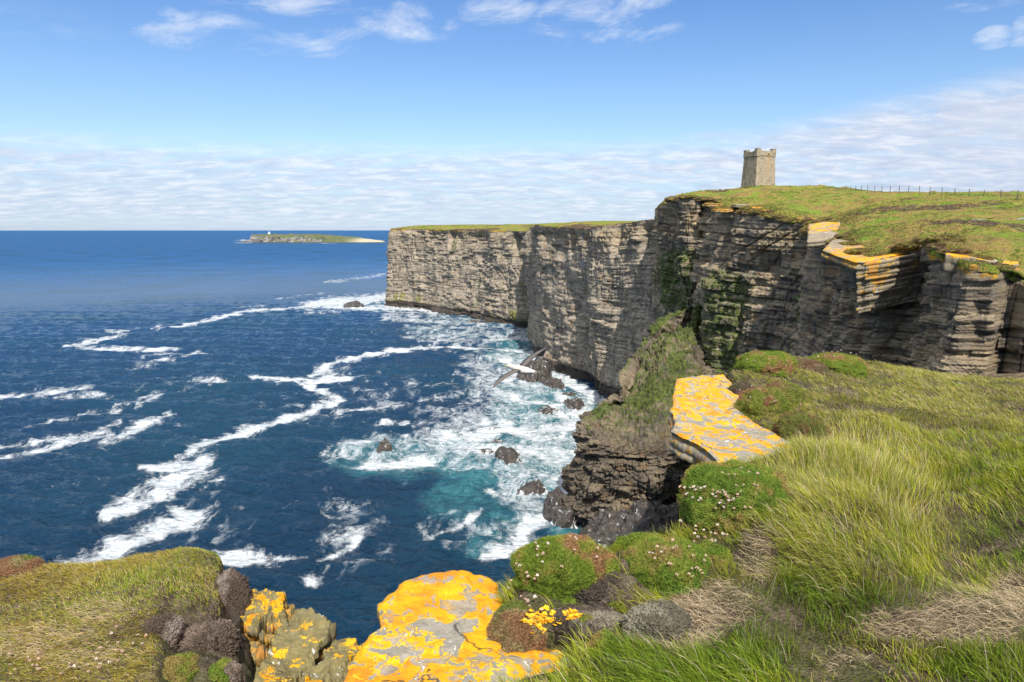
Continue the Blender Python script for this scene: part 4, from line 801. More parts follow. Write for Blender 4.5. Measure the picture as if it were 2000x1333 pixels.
# ------------------------------------------------------------------ island on the horizon with its lighthouse
def island():
    Yc = 3720.
    def H(px): return np.interp(px, [488,495,497,520,560,640,690,720,735,745,752,760], [0,8,50,51,49,47,36,22,16,8,3,0])
    pxs = np.linspace(484, 775, 420); x = (pxs-1000)/FPX*Yc*1.01; 
    v = np.linspace(0, 1, 90)
    X = np.broadcast_to(x[:, None], (420, 90)).copy()
    prof = np.interp(v, [0, .06, .10, .16, .22, .5, .9, 1], [0, .12, .55, .80, .85, 1.0, .7, 0])
    low = np.interp(v, [0, .1, .4, .8, 1], [0, .22, .9, .7, 0])
    w = sst(pxs, 610, 650)[:, None]; shp = prof[None, :]*(1-w)+low[None, :]*w
    h = H(pxs)[:, None]*shp
    Yf = Yc+60*fbm2(pxs*.05, pxs*0, 4, 3)*.6+sst(pxs, 640, 760)*40
    wd = 330*np.sin(np.clip((pxs-486)/285, 0.02, .98)*math.pi)**.5
    Y = Yf[:, None]+v[None, :]*wd[:, None]
    n = fbm2(X*.03, Y*.03, 4, 8); h = h*(1+.06*n)+n*3*(h > 3)
    Y = Y-12*fbm2(X*.05, h*.1, 3, 18)*sst(v, .3, .05)[None, :]
    V = np.stack([X.ravel(), Y.ravel(), (h-1.5).ravel()], 1)
    def mf(b, p):
        g = b.node('ShaderNodeNewGeometry'); s = b.node('ShaderNodeSeparateXYZ'); b.put(s.inputs[0], g.outputs['Normal']); pos = g.outputs['Position']
        n = b.noise(pos, .02, 6, .65); rk = b.ramp(b.noise(b.mapping(pos, (.035, .035, .05)), 1, 6, .7), [(.38, (.03, .032, .04)), (.5, (.15, .14, .13)), (.65, (.33, .31, .28))])
        gr = b.ramp(n, [(.35, (.05, .07, .03)), (.55, (.10, .115, .045)), (.7, (.15, .125, .07))])
        sp = b.node('ShaderNodeSeparateXYZ'); b.put(sp.inputs[0], pos)
        gr = b.mix(b.math('MULTIPLY', b.sstep(sp.outputs[0], -930, -800), b.sstep(sp.outputs[2], 34, 14)), gr, (.42, .38, .26))
        c = b.mix(b.sstep(s.outputs[2], .55, .8), rk, gr); c = b.mix(b.sstep(sp.outputs[2], 6, 1), c, (.04, .045, .05))
        b.put(p.inputs['Base Color'], c); p.inputs['Roughness'].default_value = .9
    o = mesh_obj('island', V, gridF(420, 90)[:, ::-1], material('island_ground', mf), attrs={}); o['kind'] = 'structure'
    # skerries off its left end
    for i, (px, w_, hh) in enumerate([(484, 42, 9), (474, 24, 4)]):
        nu, nv = 40, 12; th = np.linspace(0, 2*math.pi, nu, endpoint=False)[None, :]; vv = np.linspace(0, 1, nv)[:, None]; cx = (px-1000)/FPX*Yc*1.01
        r = np.cos(vv*math.pi/2)*(1+.3*fbm2(np.cos(th)*2+i, np.sin(th)*2, 3, 5)); Vq = np.stack([(cx+w_*r*np.cos(th)).ravel(), (Yc+20+w_*r*np.sin(th)).ravel(), (hh*np.sin(vv*math.pi/2)*(1+.4*np.cos(th*1.))-1+0*th).ravel()], 1)
        k = mesh_obj('skerry', Vq, gridF(nv, nu, True), M_SEAROCK, loc=(cx, Yc+20, 0)); tag(k, ['low dark skerry touching the left end of the far island', 'outermost tiny skerry left of the far island'][i], 'rock')
    lx = (525-1000)/FPX*Yc*1.01; ly = Yc+90; i0 = np.argmin(np.abs(pxs-525)); lz = 48.
    root = empty('lighthouse', (lx, ly, lz)); tag(root, 'tiny white lighthouse on top of the far island', 'lighthouse')
    M_W = material('white_render', m_plain((.82, .82, .80), .6)); M_L = material('dark_lantern', m_plain((.08, .09, .10), .3))
    def cyl(r0, r1, z0, z1, n=20): 
        V, F = tubegeo([(0, 0, z0), (0, 0, z1)], [r0, r1], n); return V, F
    V, F = cyl(2.6, 2.2, 0, 12); mesh_obj('tower', V, [F, np.arange(20, 40)[None]], M_W, parent=root)
    V, F = cyl(1.5, 1.5, 12, 14.6); mesh_obj('lantern', V, [F, np.arange(20, 40)[None]], M_L, parent=root)
    V, F = cyl(1.7, .2, 14.6, 16.2); mesh_obj('dome', V, [F, np.arange(20, 40)[None]], M_L, parent=root)
    bx = np.array([(x, y, z) for x in (-6, 6) for y in (-3, 3) for z in (0, 3.2)]+[(-6, 0, 5), (6, 0, 5)])
    mesh_obj('keepers_building', bx, [np.array([(0, 1, 5, 4), (2, 6, 7, 3), (1, 8, 9, 5), (3, 7, 9, 8)]), np.array([(0, 2, 3), (4, 7, 6)]), np.array([(1, 3, 8), (5, 9, 7), (0, 3, 1), (4, 5, 7)])], M_W, parent=root)
island()

# ------------------------------------------------------------------ birds
def bird(px, py, Y, span, label, yaw, roll, name='fulmar'):
    c = U(px, py, Y); root = empty(name, c); root.rotation_euler = (roll, 0, yaw) if False else (0, roll, yaw); tag(root, label, 'bird', 'seabirds gliding below the cliff edge')
    s = span
    M_B = bpy.data.materials.get('white_plumage') or material('white_plumage', m_plain((.62, .58, .50), .8)); M_G = bpy.data.materials.get('grey_feathers') or material('grey_feathers', m_plain((.11, .095, .08), .8)); M_K = bpy.data.materials.get('bill') or material('bill', m_plain((.55, .42, .15), .5))
    xs = np.array([-.215, -.19, -.15, -.10, -.03, .05, .12, .17, .205, .23]); rr = np.array([.012, .034, .040, .042, .058, .060, .048, .034, .026, .012])*.8; zc = np.array([.012, .016, .018, .012, 0, -.004, 0, .004, .008, .010])
    # one body surface, head at -x end (faces left), tail flattened
    a = np.linspace(0, 2*math.pi, 18, endpoint=False); V = []
    for x, r, z in zip(xs, rr, zc):
        fl = .5 if x > .19 else 1; V += [(x*s, r*math.cos(t)*s*(1.25 if x > .19 else 1), (z+r*fl*math.sin(t))*s) for t in a]
    V = np.array(V); body = mesh_obj('body', V, [gridF(len(xs), 18, True), np.arange(18)[None, ::-1], np.arange((len(xs)-1)*18, len(xs)*18)[None]], M_B, parent=root, smooth=True)
    V, F = tubegeo(np.array([(-.205, 0, .012), (-.235, 0, .010), (-.25, 0, .002)])*s, np.array([.013, .010, .004])*s, 8); mesh_obj('bill', V, F, M_K, parent=root)
    for sy in (-1, 1):
        # wing: chord sections from shoulder to tip; y = span direction
        sec = [(0.03, -.045, .055, .02), (.14, -.060, .045, .035), (.26, -.055, .035, .045), (.38, -.035, .035, .045), (.46, -.010, .030, .040), (.50, .012, .025, .034)]
        V = []; F = []
        for y, le, te, z in sec:
            m = (le+te)/2; V += [(le, sy*y, z-.002), (m, sy*y, z+.008), (te, sy*y, z), (m, sy*y, z-.003)]
        V = np.array(V)*s; F = gridF(len(sec), 4, True); mesh_obj('wing', V, [F, np.arange(4)[None], np.arange(20, 24)[None]], M_G, parent=root)
    tv = np.array([(.19, -.03, .010), (.19, .03, .010), (.275, .045, .008), (.275, -.045, .008), (.19, -.03, .002), (.19, .03, .002), (.275, .045, .004), (.275, -.045, .004)])*s
    mesh_obj('tail', tv, np.array([(0, 1, 2, 3), (7, 6, 5, 4), (1, 5, 6, 2), (2, 6, 7, 3), (3, 7, 4, 0)]), M_G, parent=root)
    return root
b1 = bird(1016, 722, 8.4, 1.06, 'seabird gliding over the surf below the middle cliff, pale body and dark wings', rad(0), 0)
def aim(o, span, head):
    from mathutils import Matrix
    s = Vector(span).normalized(); h = Vector(head); h = (h-s*h.dot(s)).normalized(); X = -h; Y = s; Z = X.cross(Y)
    if Z.z < 0: Y = -s; Z = X.cross(Y)
    o.rotation_euler = Matrix((X, Y, Z)).transposed().to_euler()
aim(b1, (.63, .70, .33), (-.75, .66, .02))
b2 = bird(1318, 868, 24, .8, 'smaller seabird wheeling under the yellow lichened ledge', rad(-50), 0)
aim(b2, (.55, .2, .7), (.3, -.9, .25))
# ------------------------------------------------------------------ the near ground
def poly_sd(x, y, P):
    """signed distance, negative inside"""
    P = np.asarray(P); d = np.full(x.shape, 1e9); ins = np.zeros(x.shape, bool)
    for (ax, ay), (bx, by) in zip(P, np.roll(P, -1, 0)):
        dx, dy = bx-ax, by-ay; t = np.clip(((x-ax)*dx+(y-ay)*dy)/(dx*dx+dy*dy+1e-12), 0, 1)
        d = np.minimum(d, np.hypot(x-ax-t*dx, y-ay-t*dy))
        c = ((ay > y) != (by > y)) & (x < (bx-ax)*(y-ay)/(by-ay+1e-12)+ax); ins ^= c
    return np.where(ins, -d, d)
OUT_MAIN = [U(*q)[:2] for q in [(3400,800,7.5),(2600,790,9.0),(2000,745,9.5),(1900,735,9.4),(1800,722,9.3),(1700,707,9.2),(1640,690,9.0),(1560,700,8.8),(1480,700,8.4),(1430,730,7.7),(1440,790,6.6),(1440,840,5.9),(1440,880,5.25),(1400,905,4.85),(1345,960,4.3),(1332,1010,3.95),(1240,1050,3.72),(1150,1045,3.6),(1050,1055,3.55),(1000,1100,3.42),(965,1130,3.3),(930,1150,3.2),(850,1200,3.05),(800,1260,2.85),(790,1333,2.6)]]+[(-.7, 2.0), (-1.4, 0), (-2, -3), (15, -3)]
GP = [(2000,745,9.5),(1900,735,9.3),(1800,722,9.2),(1700,707,9.2),(1640,697,9),(1560,696,8.6),(1480,700,8),(1430,738,7.2),
 (1500,792,6.3),(1560,830,5.8),(1600,870,5.3),(1620,800,6.6),(1700,760,7.4),(1800,780,7.0),(1900,800,6.8),(2000,800,7.0),(1750,850,5.6),(1900,880,5.3),
 (1430,925,4.6),(1360,1000,4.0),(1420,1090,3.6),(1290,1070,3.6),(1310,1165,3.2),(1100,1060,3.6),(1140,1175,3.15),(1010,1150,3.3),(1010,1262,2.88),(1200,1230,2.95),
 (850,1135,3.5),(720,1310,2.75),(1100,1320,2.62),(900,1333,2.6),
 (1800,1333,2.35),(1300,1300,2.6),(1600,1250,2.75),(2000,1300,2.4),(1950,1200,2.8),
 (1650,895,4.75),(1560,940,4.4),(1650,960,4.15),(1720,1000,3.75),(1760,1080,3.45),(1650,1140,3.1),(1540,1100,3.3),(1480,1040,3.6),(1400,1180,3.0),(1450,1130,3.2),
 (1880,1075,3.75),(1860,1150,3.3),(1840,950,4.6),(1990,930,4.2),(2060,1000,3.7),(2050,1120,3.2)]
GPp = [U(*q)-np.array((0, 0, CAM_Z)) for q in GP]+[np.array(p, float) for p in [(0, 0, -1.75), (5, 0, -1.6), (-1.5, 1.5, -2.0), (12, 3, -1.6), (12, 8, -1.9), (6, 4, -1.45), (8, 7, -1.6), (12, 0, -1.6), (0, -3, -1.7), (12, -3, -1.6)]]
GT = TPS(GPp, 2e-5)
def ground_main(x, y):
    sd = poly_sd(x, y, OUT_MAIN)+.06*fbm2(x*2.2, y*2.2, 3, 4)
    z = GT(x, y)+.045*fbm2(x*1.7, y*1.7, 4, 15)+.02*fbm2(x*7, y*7, 3, 16)
    for P in SLABPOLY: z = z-.30*sst(poly_sd(x, y, P), .0, -.12)
    z = z-.10*sst(sd, -.25, 0)**2-np.where(sd > 0, 1-np.exp(-sd*6), 0)*.5-np.maximum(sd-.03, 0)*9
    return z+CAM_Z, sd
OUT_KN = [U(*q)[:2] for q in [(-900,1060,4.7),(-200,1100,4.7),(0,1103,4.75),(100,1112,4.7),(190,1110,4.75),(300,1094,4.85),(380,1078,4.95),(430,1095,4.8),(450,1130,4.55),(465,1180,4.2),(470,1240,3.85),(475,1345,3.3)]]+[(-1.5, 2.6), (-1.4, 0), (-9, 0), (-9, 4.6)]
KP = [(0,1098,4.6),(-300,1090,4.6),(100,1107,4.55),(190,1104,4.6),(300,1088,4.7),(380,1070,4.75),(415,1095,4.55),(200,1200,3.9),(0,1200,3.9),(340,1170,4.1),(200,1290,3.45),(0,1333,3.3),(440,1150,4.3),(330,1250,3.65),(440,1230,3.8),(400,1333,3.3),(300,1333,3.25)]
KPp = [U(*q)-np.array((0, 0, CAM_Z)) for q in KP]+[np.array(p, float) for p in [(-6, 3, -2.2), (-4, 1, -2.2), (-1.5, 1, -2.2), (-6, 4.6, -2.3)]]
KT = TPS(KPp, 2e-4)
def ground_knoll(x, y):
    sd = poly_sd(x, y, OUT_KN)+.05*fbm2(x*2.5, y*2.5, 3, 24)
    px, py = proj(x, y, KT(x, y)+CAM_Z)
    peat = sst(px, 300, 345)*sst(py, 1150, 1200)+sst(px, 425, 440)
    z = KT(x, y)+.03*fbm2(x*1.7, y*1.7, 4, 25)+.012*fbm2(x*9, y*9, 3, 26)-.09*np.clip(peat, 0, 1)*(1+.8*fbm2(x*4, y*4, 4, 27))
    z = z-.09*sst(sd, -.25, 0)**2-np.where(sd > 0, 1-np.exp(-sd*5), 0)*.35-np.maximum(sd-.05, 0)*7
    return z+CAM_Z, sd, np.clip(peat, 0, 1)
def m_soil(b, p):
    pos = b.node('ShaderNodeNewGeometry').outputs['Position']; g = b.noise(pos, 9, 8, .7); v = b.voro(pos, 55)
    c = b.ramp(g, [(.32, (.022, .016, .011)), (.45, (.06, .043, .03)), (.56, (.12, .09, .065)), (.70, (.21, .17, .13))])
    c = b.mix(b.math('MULTIPLY', b.sstep(b.noise(pos, 2.2, 5, .6), .45, .62), .55), c, (.07, .085, .02))
    c = b.mix(b.sstep(v, .35, .1, 0, .5), c, (.03, .022, .018))
    b.put(p.inputs['Base Color'], c); p.inputs['Roughness'].default_value = .95; p.inputs['Specular IOR Level'].default_value = .15
    b.put(p.inputs['Normal'], b.bump(b.math('ADD', g, b.math('MULTIPLY', v, .5)), .03, 1.0))
M_SOIL = material('peaty_soil', m_soil)
def grid_ground(name, fn, x0, x1, y0, y1, st):
    x = np.arange(x0, x1, st); y = np.arange(y0, y1, st); X, Y = np.meshgrid(x, y); xx, yy = X.ravel(), Y.ravel(); r = fn(xx, yy); z = r[0]; z = np.maximum(z, CAM_Z-7)
    V = np.stack([xx, yy, z], 1); F = gridF(len(y), len(x)); keep = (r[1] < .9); F = F[keep[F].any(1)]
    used = np.zeros(len(V), bool); used[F.ravel()] = True; idx = np.cumsum(used)-1
    o = mesh_obj(name, V[used], idx[F], M_SOIL, smooth=True); o['kind'] = 'structure'
grid_ground('ground', ground_main, -2.2, 14.2, -3.2, 10.4, .034)
grid_ground('knoll_ground', ground_knoll, -8, -.9, .2, 5.6, .026)

# rock face below the near ground
def near_cliff(name, poly, ztop, seed, zbot=-3):
    P = np.array(poly); cl = np.vstack([P, P[:1]]); L = np.concatenate(([0], np.cumsum(np.hypot(*np.diff(cl, axis=0).T)))); n = 700
    s = np.linspace(0, L[-1], n, endpoint=False); Q = np.stack([np.interp(s, L, cl[:, i]) for i in range(2)], 1)
    T = np.roll(Q, -6, 0)-np.roll(Q, 6, 0); N = np.stack([-T[:, 1], T[:, 0]], 1); N /= np.linalg.norm(N, axis=1)[:, None]
    area = .5*np.sum(cl[:-1, 0]*cl[1:, 1]-cl[1:, 0]*cl[:-1, 1]); N *= -np.sign(area)
    v = np.concatenate([np.linspace(0, .10, 120, endpoint=False), np.linspace(.10, 1, 90)]); Z = (ztop*(1-v)+zbot*v)[:, None]+0*s[None, :]
    S = s[None, :]+0*Z; dd = (ztop-Z)
    a, _ = strata(S, Z, 1.2, 2.5, seed); b_, gb = strata(S, Z, .35, 1.2, seed+1); c, gc = strata(S, Z, .11, .6, seed+2)
    d = -.22+(a*.16+b_*.08+c*.03-.06*sst(gb, .2, 0))*(1+dd*.05)+fbm3(S*.8, Z*.8, Z*0, 4, seed)*.15+fbm2(S*.12, Z*.05, 3, seed)*dd*.08
    X = Q[:, 0][None]+N[:, 0][None]*d; Y = Q[:, 1][None]+N[:, 1][None]*d; V = np.stack([X.ravel(), Y.ravel(), Z.ravel()], 1); z0 = np.zeros(V.shape[0])
    o = mesh_obj(name, V, gridF(len(v), n, True), M_CLIFF, attrs=dict(rc=np.stack([S.ravel()*4, Z.ravel()*3.5, z0], 1), pale=z0+.1, moss=z0+.15, gold=z0, wet=z0, lich=z0+.15)); o['kind'] = 'structure'
near_cliff('near_cliff', OUT_MAIN, CAM_Z-1.95, 201); 
OUT_K2 = [(x, y) for x, y in OUT_KN[:-4]]+[U(560,1345,3.3)[:2], (-1.4, 2.6), (-1.3, 0), (-9, 0), (-9, 4.6)]
near_cliff('near_cliff', OUT_K2, CAM_Z-2.5, 211)
oc = [U(*q)[:2] for q in [(465,1150,4.5),(530,1145,4.5),(600,1150,4.45),(650,1175,4.25),(695,1215,3.95),(700,1260,3.6),(690,1345,2.9),(480,1345,3.2),(462,1240,3.8)]]
near_cliff('near_cliff', oc, CAM_Z-2.75, 221)

# ------------------------------------------------------------------ blades of grass as real geometry
def m_blade(b, p):
    c = b.attr('col', 'Color'); b.put(p.inputs['Base Color'], c); p.inputs['Roughness'].default_value = .7; p.inputs['Specular IOR Level'].default_value = .12
    t = b.node('ShaderNodeBsdfTranslucent'); b.put(t.inputs[0], c); mx = b.node('ShaderNodeMixShader'); mx.inputs[0].default_value = .3
    b.l.new(p.outputs[0], mx.inputs[1]); b.l.new(t.outputs[0], mx.inputs[2]); return mx.outputs[0]
M_BLADE = material('grass_blades', m_blade)
def blade_mesh(name, P, D, Ln, W, bend, c0, c1, seg=3, extra=None):
    n = len(P); t = np.linspace(0, 1, seg+1)
    side = np.cross(D, rng.normal(size=(n, 3))*(1, 1, .3)); side /= np.linalg.norm(side, axis=1)[:, None]+1e-9
    V = []; C = []
    for i, tt in enumerate(t):
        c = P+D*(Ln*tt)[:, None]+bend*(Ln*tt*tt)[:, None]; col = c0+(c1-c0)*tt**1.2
        if i < seg: w = (W*(1-.55*tt))[:, None]; V += [c-side*w*.5, c+side*w*.5]; C += [col, col]
        else: V.append(c); C.append(col)
    k = 2*seg+1; V = np.stack(V, 1).reshape(-1, 3); C = np.stack(C, 1).reshape(-1, 3); b = np.arange(n)[:, None]*k
    F = [np.concatenate([b+2*i, b+2*i+1, b+2*i+3, b+2*i+2], 1) for i in range(seg-1)]
    T = np.concatenate([b+2*seg-2, b+2*seg-1, b+2*seg], 1)
    return V, F, T, C
def join_blades(name, parts, kind='stuff'):
    Vs, Q, Ts, Cs = [], [], [], []; o = 0
    for V, F, T, C in parts:
        Vs.append(V); Cs.append(C); Q += [f+o for f in F]; Ts.append(T+o); o += len(V)
    fl = ([np.concatenate(Q)] if Q else [])+[np.concatenate(Ts)]
    ob = mesh_obj(name, np.concatenate(Vs), fl, M_BLADE, attrs=dict(col=np.clip(np.concatenate(Cs), 0, 1)))
    if kind: ob['kind'] = kind
    return ob
GREEN = np.array((.17, .30, .016)); DGREEN = np.array((.07, .16, .014)); YG = np.array((.50, .51, .035)); OLIVE = np.array((.36, .31, .05)); STRAW = np.array((.66, .52, .22)); PALE = np.array((.72, .61, .40)); DRY = np.array((.55, .42, .25)); DGREY = np.array((.24, .195, .15)); RUST = np.array((.26, .11, .04))
def inell(px, py, L, soft=.35):
    out = np.zeros_like(px)
    for x, y, rx, ry in L: r = np.sqrt(((px-x)/rx)**2+((py-y)/ry)**2); out = np.maximum(out, sst(r, 1+soft, 1-soft))
    return out
# cushions must exist before the grass is sown
DOMES = []
def topz(x, y):
    z = np.maximum(ground_main(x, y)[0], ground_knoll(x, y)[0])
    for (cx, cy, rx, ry, h, zb) in DOMES:
        q = 1-((x-cx)/rx)**2-((y-cy)/ry)**2; z = np.where(q > 0, np.maximum(z, zb+h*np.sqrt(np.maximum(q, 0))), z)
    return z
def hit(px, py, y0=1.8, y1=10.5):
    px = np.atleast_1d(np.asarray(px, float)); py = np.atleast_1d(np.asarray(py, float)); Y = np.full(px.shape, y0); done = np.zeros(px.shape, bool); res = np.zeros(px.shape)
    cx = (px-1000)/FPX; cy = (666.5-py)/FPX; dy = math.cos(PITCH)+cy*math.sin(PITCH); dz = -math.sin(PITCH)+cy*math.cos(PITCH)
    Yg = np.arange(y0, y1, .04)
    X = cx[:, None]*Yg/dy[:, None]; Z = CAM_Z+dz[:, None]*Yg/dy[:, None]; G = topz(X.ravel(), np.broadcast_to(Yg, X.shape).ravel()).reshape(X.shape)
    m = Z < G; ok = m.any(1); i = m.argmax(1); r = np.arange(len(px)); return np.stack([X[r, i], Yg[i], G[r, i]], 1), ok
def m_cush(b, p):
    pos = b.node('ShaderNodeNewGeometry').outputs['Position']; c = b.attr('col', 'Color'); g = b.noise(pos, 60, 4, .7); v = b.voro(pos, 85)
    c = b.mix(1, c, b.ramp(b.math('ADD', b.math('MULTIPLY', g, .5), b.math('MULTIPLY', v, .5)), [(.2, (.45, .45, .45)), (.5, (1, 1, 1)), (.7, (1.3, 1.3, 1.2))]), 'MULTIPLY')
    b.put(p.inputs['Base Color'], c); p.inputs['Roughness'].default_value = .9; p.inputs['Specular IOR Level'].default_value = .15
    b.put(p.inputs['Normal'], b.bump(b.math('ADD', g, v), .012, 1.0))
M_CUSH = material('cushion_growth', m_cush)
def cushion(pxc, pyt, pyb, wpx, cols, label, cat, name, n=9000, L=.014, ryf=.75, seed=1, rough=.10, hmin=.05, hmax=.5, W=.0022, lift=0, Yf=None, lumps=2.0, fine=0.):
    """dome growing from the ground; its front foot is seen at pyb, its top at pyt"""
    if Yf is None: f, ok = hit(pxc, pyb); f = f[0]; Yf = f[1]
    rx = wpx*Yf/1312/2*1.05; ry = rx*ryf; Yc = Yf+ry*.85; xc = (pxc-1000)/FPX*Yc/(math.cos(PITCH)+(666.5-(pyt+pyb)/2)/FPX*math.sin(PITCH))
    g = float(max(ground_main(np.array([xc]), np.array([Yc]))[0][0], ground_knoll(np.array([xc]), np.array([Yc]))[0][0]))
    zt = U(pxc, pyt, Yc)[2]; h = float(np.clip(zt-g+.03, hmin, hmax)); zb = min(g, zt-h+.02)-.03+lift
    DOMES.append((xc, Yc, rx, ry, h, zb))
    nu, nv = 220, 80; th = np.linspace(0, 2*math.pi, nu, endpoint=False)[None, :]; v = np.linspace(-.35, 1, nv)[:, None]; a = v*math.pi/2
    def surf(a, th):
        ol = 1+.13*vn2(np.cos(th)*1.7+seed*7, np.sin(th)*1.7, seed)+.07*vn2(np.cos(th)*4+seed, np.sin(th)*4, seed+1)
        x = np.cos(a)*np.cos(th)*ol; y = np.cos(a)*np.sin(th)*ol; z = np.sign(np.sin(a))*np.abs(np.sin(a))**.8
        nn = 1+rough*1.4*fbm3(x*lumps+seed*3, y*lumps, z*lumps, 4, seed)+rough*.45*np.abs(fbm3(x*7+seed, y*7, z*7, 3, seed+3))-rough*.35+(fine*np.abs(fbm3(x*13, y*13, z*13, 3, seed+4)) if fine else 0)
        return np.stack([xc+rx*x*nn, Yc+ry*y*nn, zb+h*z*nn], -1), np.stack([x/rx, y/ry, z/h+0*x], -1), nn
    def colour(P):
        q = fbm3(P[..., 0]*6+seed, P[..., 1]*6, P[..., 2]*6, 4, seed+7, .6)*1.6; q2 = fbm3(P[..., 0]*18, P[..., 1]*18, P[..., 2]*18, 3, seed+8)
        A, B, C = [np.array(c) for c in cols]; w = sst(q+.25*q2, -.15, .35)[..., None]; u = sst(q-.3*q2, .25, .6)[..., None]
        c = A*(1-w)+B*w; return c*(1-u)+C*u
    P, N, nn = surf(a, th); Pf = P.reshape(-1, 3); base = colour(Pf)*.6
    s = rng.uniform(.0, 1, n); aa = np.arcsin(np.clip(s**.9, 0, 1))-.08; tt = rng.uniform(0, 2*math.pi, n); Q, NN, _ = surf(aa, tt); NN /= np.linalg.norm(NN, axis=1)[:, None]
    D = NN+rng.normal(size=(n, 3))*.38; D /= np.linalg.norm(D, axis=1)[:, None]; cc = colour(Q)*rng.uniform(.65, 1.35, (n, 1)); Ln = L*rng.uniform(.6, 1.5, n)
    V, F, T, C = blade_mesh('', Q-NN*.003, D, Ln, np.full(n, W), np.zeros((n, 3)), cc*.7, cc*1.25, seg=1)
    fl = [gridF(nv, nu, True)]
    o = mesh_obj(name, np.concatenate([Pf, V]), [fl[0], T+len(Pf)], M_CUSH, smooth=False, attrs=dict(col=np.clip(np.concatenate([base, C]), 0, 1)), loc=(xc, Yc, zb)); tag(o, label, cat)
    return o
THG = [(.15, .235, .03), (.25, .29, .045), (.33, .25, .08)]; THR = [(.30, .16, .08), (.34, .26, .12), (.16, .20, .04)]; THB = [(.18, .25, .03), (.28, .29, .05), (.36, .20, .09)]
CRUST = [(.12, .095, .075), (.24, .20, .155), (.36, .32, .25)]; PEAT = [(.17, .125, .095), (.32, .24, .20), (.44, .36, .31)]
T_ = 'thrift cushion'
cushion(1436,896,1098,215,THG,'large vivid green thrift cushion bulging at the cliff edge under the yellow ledge',T_,'thrift_cushion',n=34000,ryf=1.0,seed=3,hmax=.26,Yf=3.75,L=.018,rough=.22,lumps=1.6)
cushion(1498,930,1060,110,THG,'green thrift cushion running into the long grass beside the large vivid one',T_,'thrift_cushion',n=12000,seed=31,ryf=1.1,hmax=.12,Yf=3.7,L=.018,rough=.2)
cushion(1392,1035,1112,90,THG,'small green cushion between the large vivid and the low one',T_,'thrift_cushion',n=9000,seed=32,ryf=1.2,hmax=.09,Yf=3.45,L=.017,rough=.22)
cushion(1255,1042,1080,110,THB,'dark green thrift rim at the drop behind the low cushion',T_,'thrift_cushion',n=8000,seed=33,ryf=.7,hmax=.1,Yf=3.6,L=.017,rough=.22)
cushion(1300,1045,1160,185,THG,'low green thrift cushion in front of the large vivid green one',T_,'thrift_cushion',n=22000,seed=4,ryf=1.1,hmax=.13,Yf=3.2,rough=.2,L=.017)
cushion(1104,1028,1165,212,THB,'domed bright green thrift cushion above the brown crust, middle of the near edge',T_,'thrift_cushion',n=34000,seed=5,ryf=1.0,hmax=.17,Yf=3.17,L=.018,rough=.2,lumps=1.6)
cushion(1012,1118,1256,142,THR,'reddish brown thrift cushion lapping over the near yellow slab',T_,'thrift_cushion',n=18000,seed=6,ryf=1.1,hmax=.15,Yf=2.92,rough=.15)
cushion(1182,1235,1292,72,THG,'small round green cushion beside the grey crusted boulder',T_,'thrift_cushion',n=5000,seed=7,hmax=.12)
cushion(1203,1172,1200,36,[(.12,.17,.02),(.2,.22,.03),(.2,.2,.05)],'tiny lime green cushion on the brown crust',T_,'moss_cushion',n=1800,seed=8,hmax=.06)
cushion(1142,1190,1235,46,THG,'small dark green tuft cushion right of the yellow lichen clumps',T_,'thrift_cushion',n=2600,seed=9,hmax=.08)
cushion(1165,1095,1175,120,CRUST,'brown grey crusted hummock between the two bright thrift cushions','hummock','crusted_hummock',n=16000,L=.010,fine=.28,seed=10,rough=.11,hmax=.10,lumps=4)
cushion(1150,1155,1245,150,CRUST,'dark crusted hummock bearing yellow lichen tufts','hummock','crusted_hummock',n=16000,L=.010,fine=.28,seed=11,rough=.12,hmax=.07,lumps=5)
cushion(1290,1148,1258,130,[(.2,.18,.13),(.36,.33,.24),(.46,.42,.31)],'pale grey lichen crusted boulder at the edge of the dry grass','boulder','crusted_boulder',n=14000,L=.008,fine=.22,seed=12,rough=.10,hmax=.16,lumps=3)
cushion(1494,686,745,120,THB,'leftmost flowery cushion on the crest beyond the yellow ledge',T_,'thrift_cushion',n=9000,seed=13,L=.02,rough=.16,ryf=1.,hmax=.22,Yf=7.4,W=.003)
cushion(1636,682,735,112,THB,'rounded cushion with red patches right of it on the crest',T_,'thrift_cushion',n=9000,seed=14,L=.02,rough=.16,ryf=1.,hmax=.2,Yf=8.0,W=.003)
bpy.data.objects[-1] if False else None
cushion(1565,700,738,90,[(.20,.12,.07),(.28,.20,.12),(.12,.13,.04)],'low brown cushion between the two crest cushions',T_,'thrift_cushion',n=6000,seed=15,L=.02,hmax=.2,Yf=7.8,W=.003)
cushion(1448,715,790,70,[(.11,.085,.06),(.17,.13,.09),(.10,.12,.04)],'brown heathery hummock touching the back of the yellow ledge','hummock','heather_hummock',n=6000,seed=16,L=.022,rough=.18,hmax=.2,Yf=6.7,W=.003)
cushion(1490,745,830,110,[(.21,.25,.04),(.29,.27,.07),(.34,.17,.09)],'olive hummock behind the bend of the yellow ledge','hummock','heather_hummock',n=12000,seed=17,L=.02,rough=.2,ryf=1.,hmax=.26,Yf=5.95,W=.0028)
cushion(1568,765,868,100,[(.19,.20,.05),(.25,.14,.07),(.28,.23,.09)],'dark red and green hummock at the right end of the yellow ledge','hummock','heather_hummock',n=12000,seed=18,L=.02,rough=.26,ryf=1.2,hmax=.2,Yf=5.35,W=.0028)
cushion(1530,730,790,90,[(.20,.24,.04),(.28,.27,.07),(.30,.18,.09)],'green brown hummock behind the olive one','hummock','heather_hummock',n=7000,seed=19,L=.02,rough=.2,hmax=.22,Yf=6.5,W=.003)
cushion(342,1248,1345,92,THG,'green cushion at the bottom left beside the peat','thrift cushion','thrift_cushion',n=9000,seed=20,ryf=1.2,rough=.2,hmax=.09)
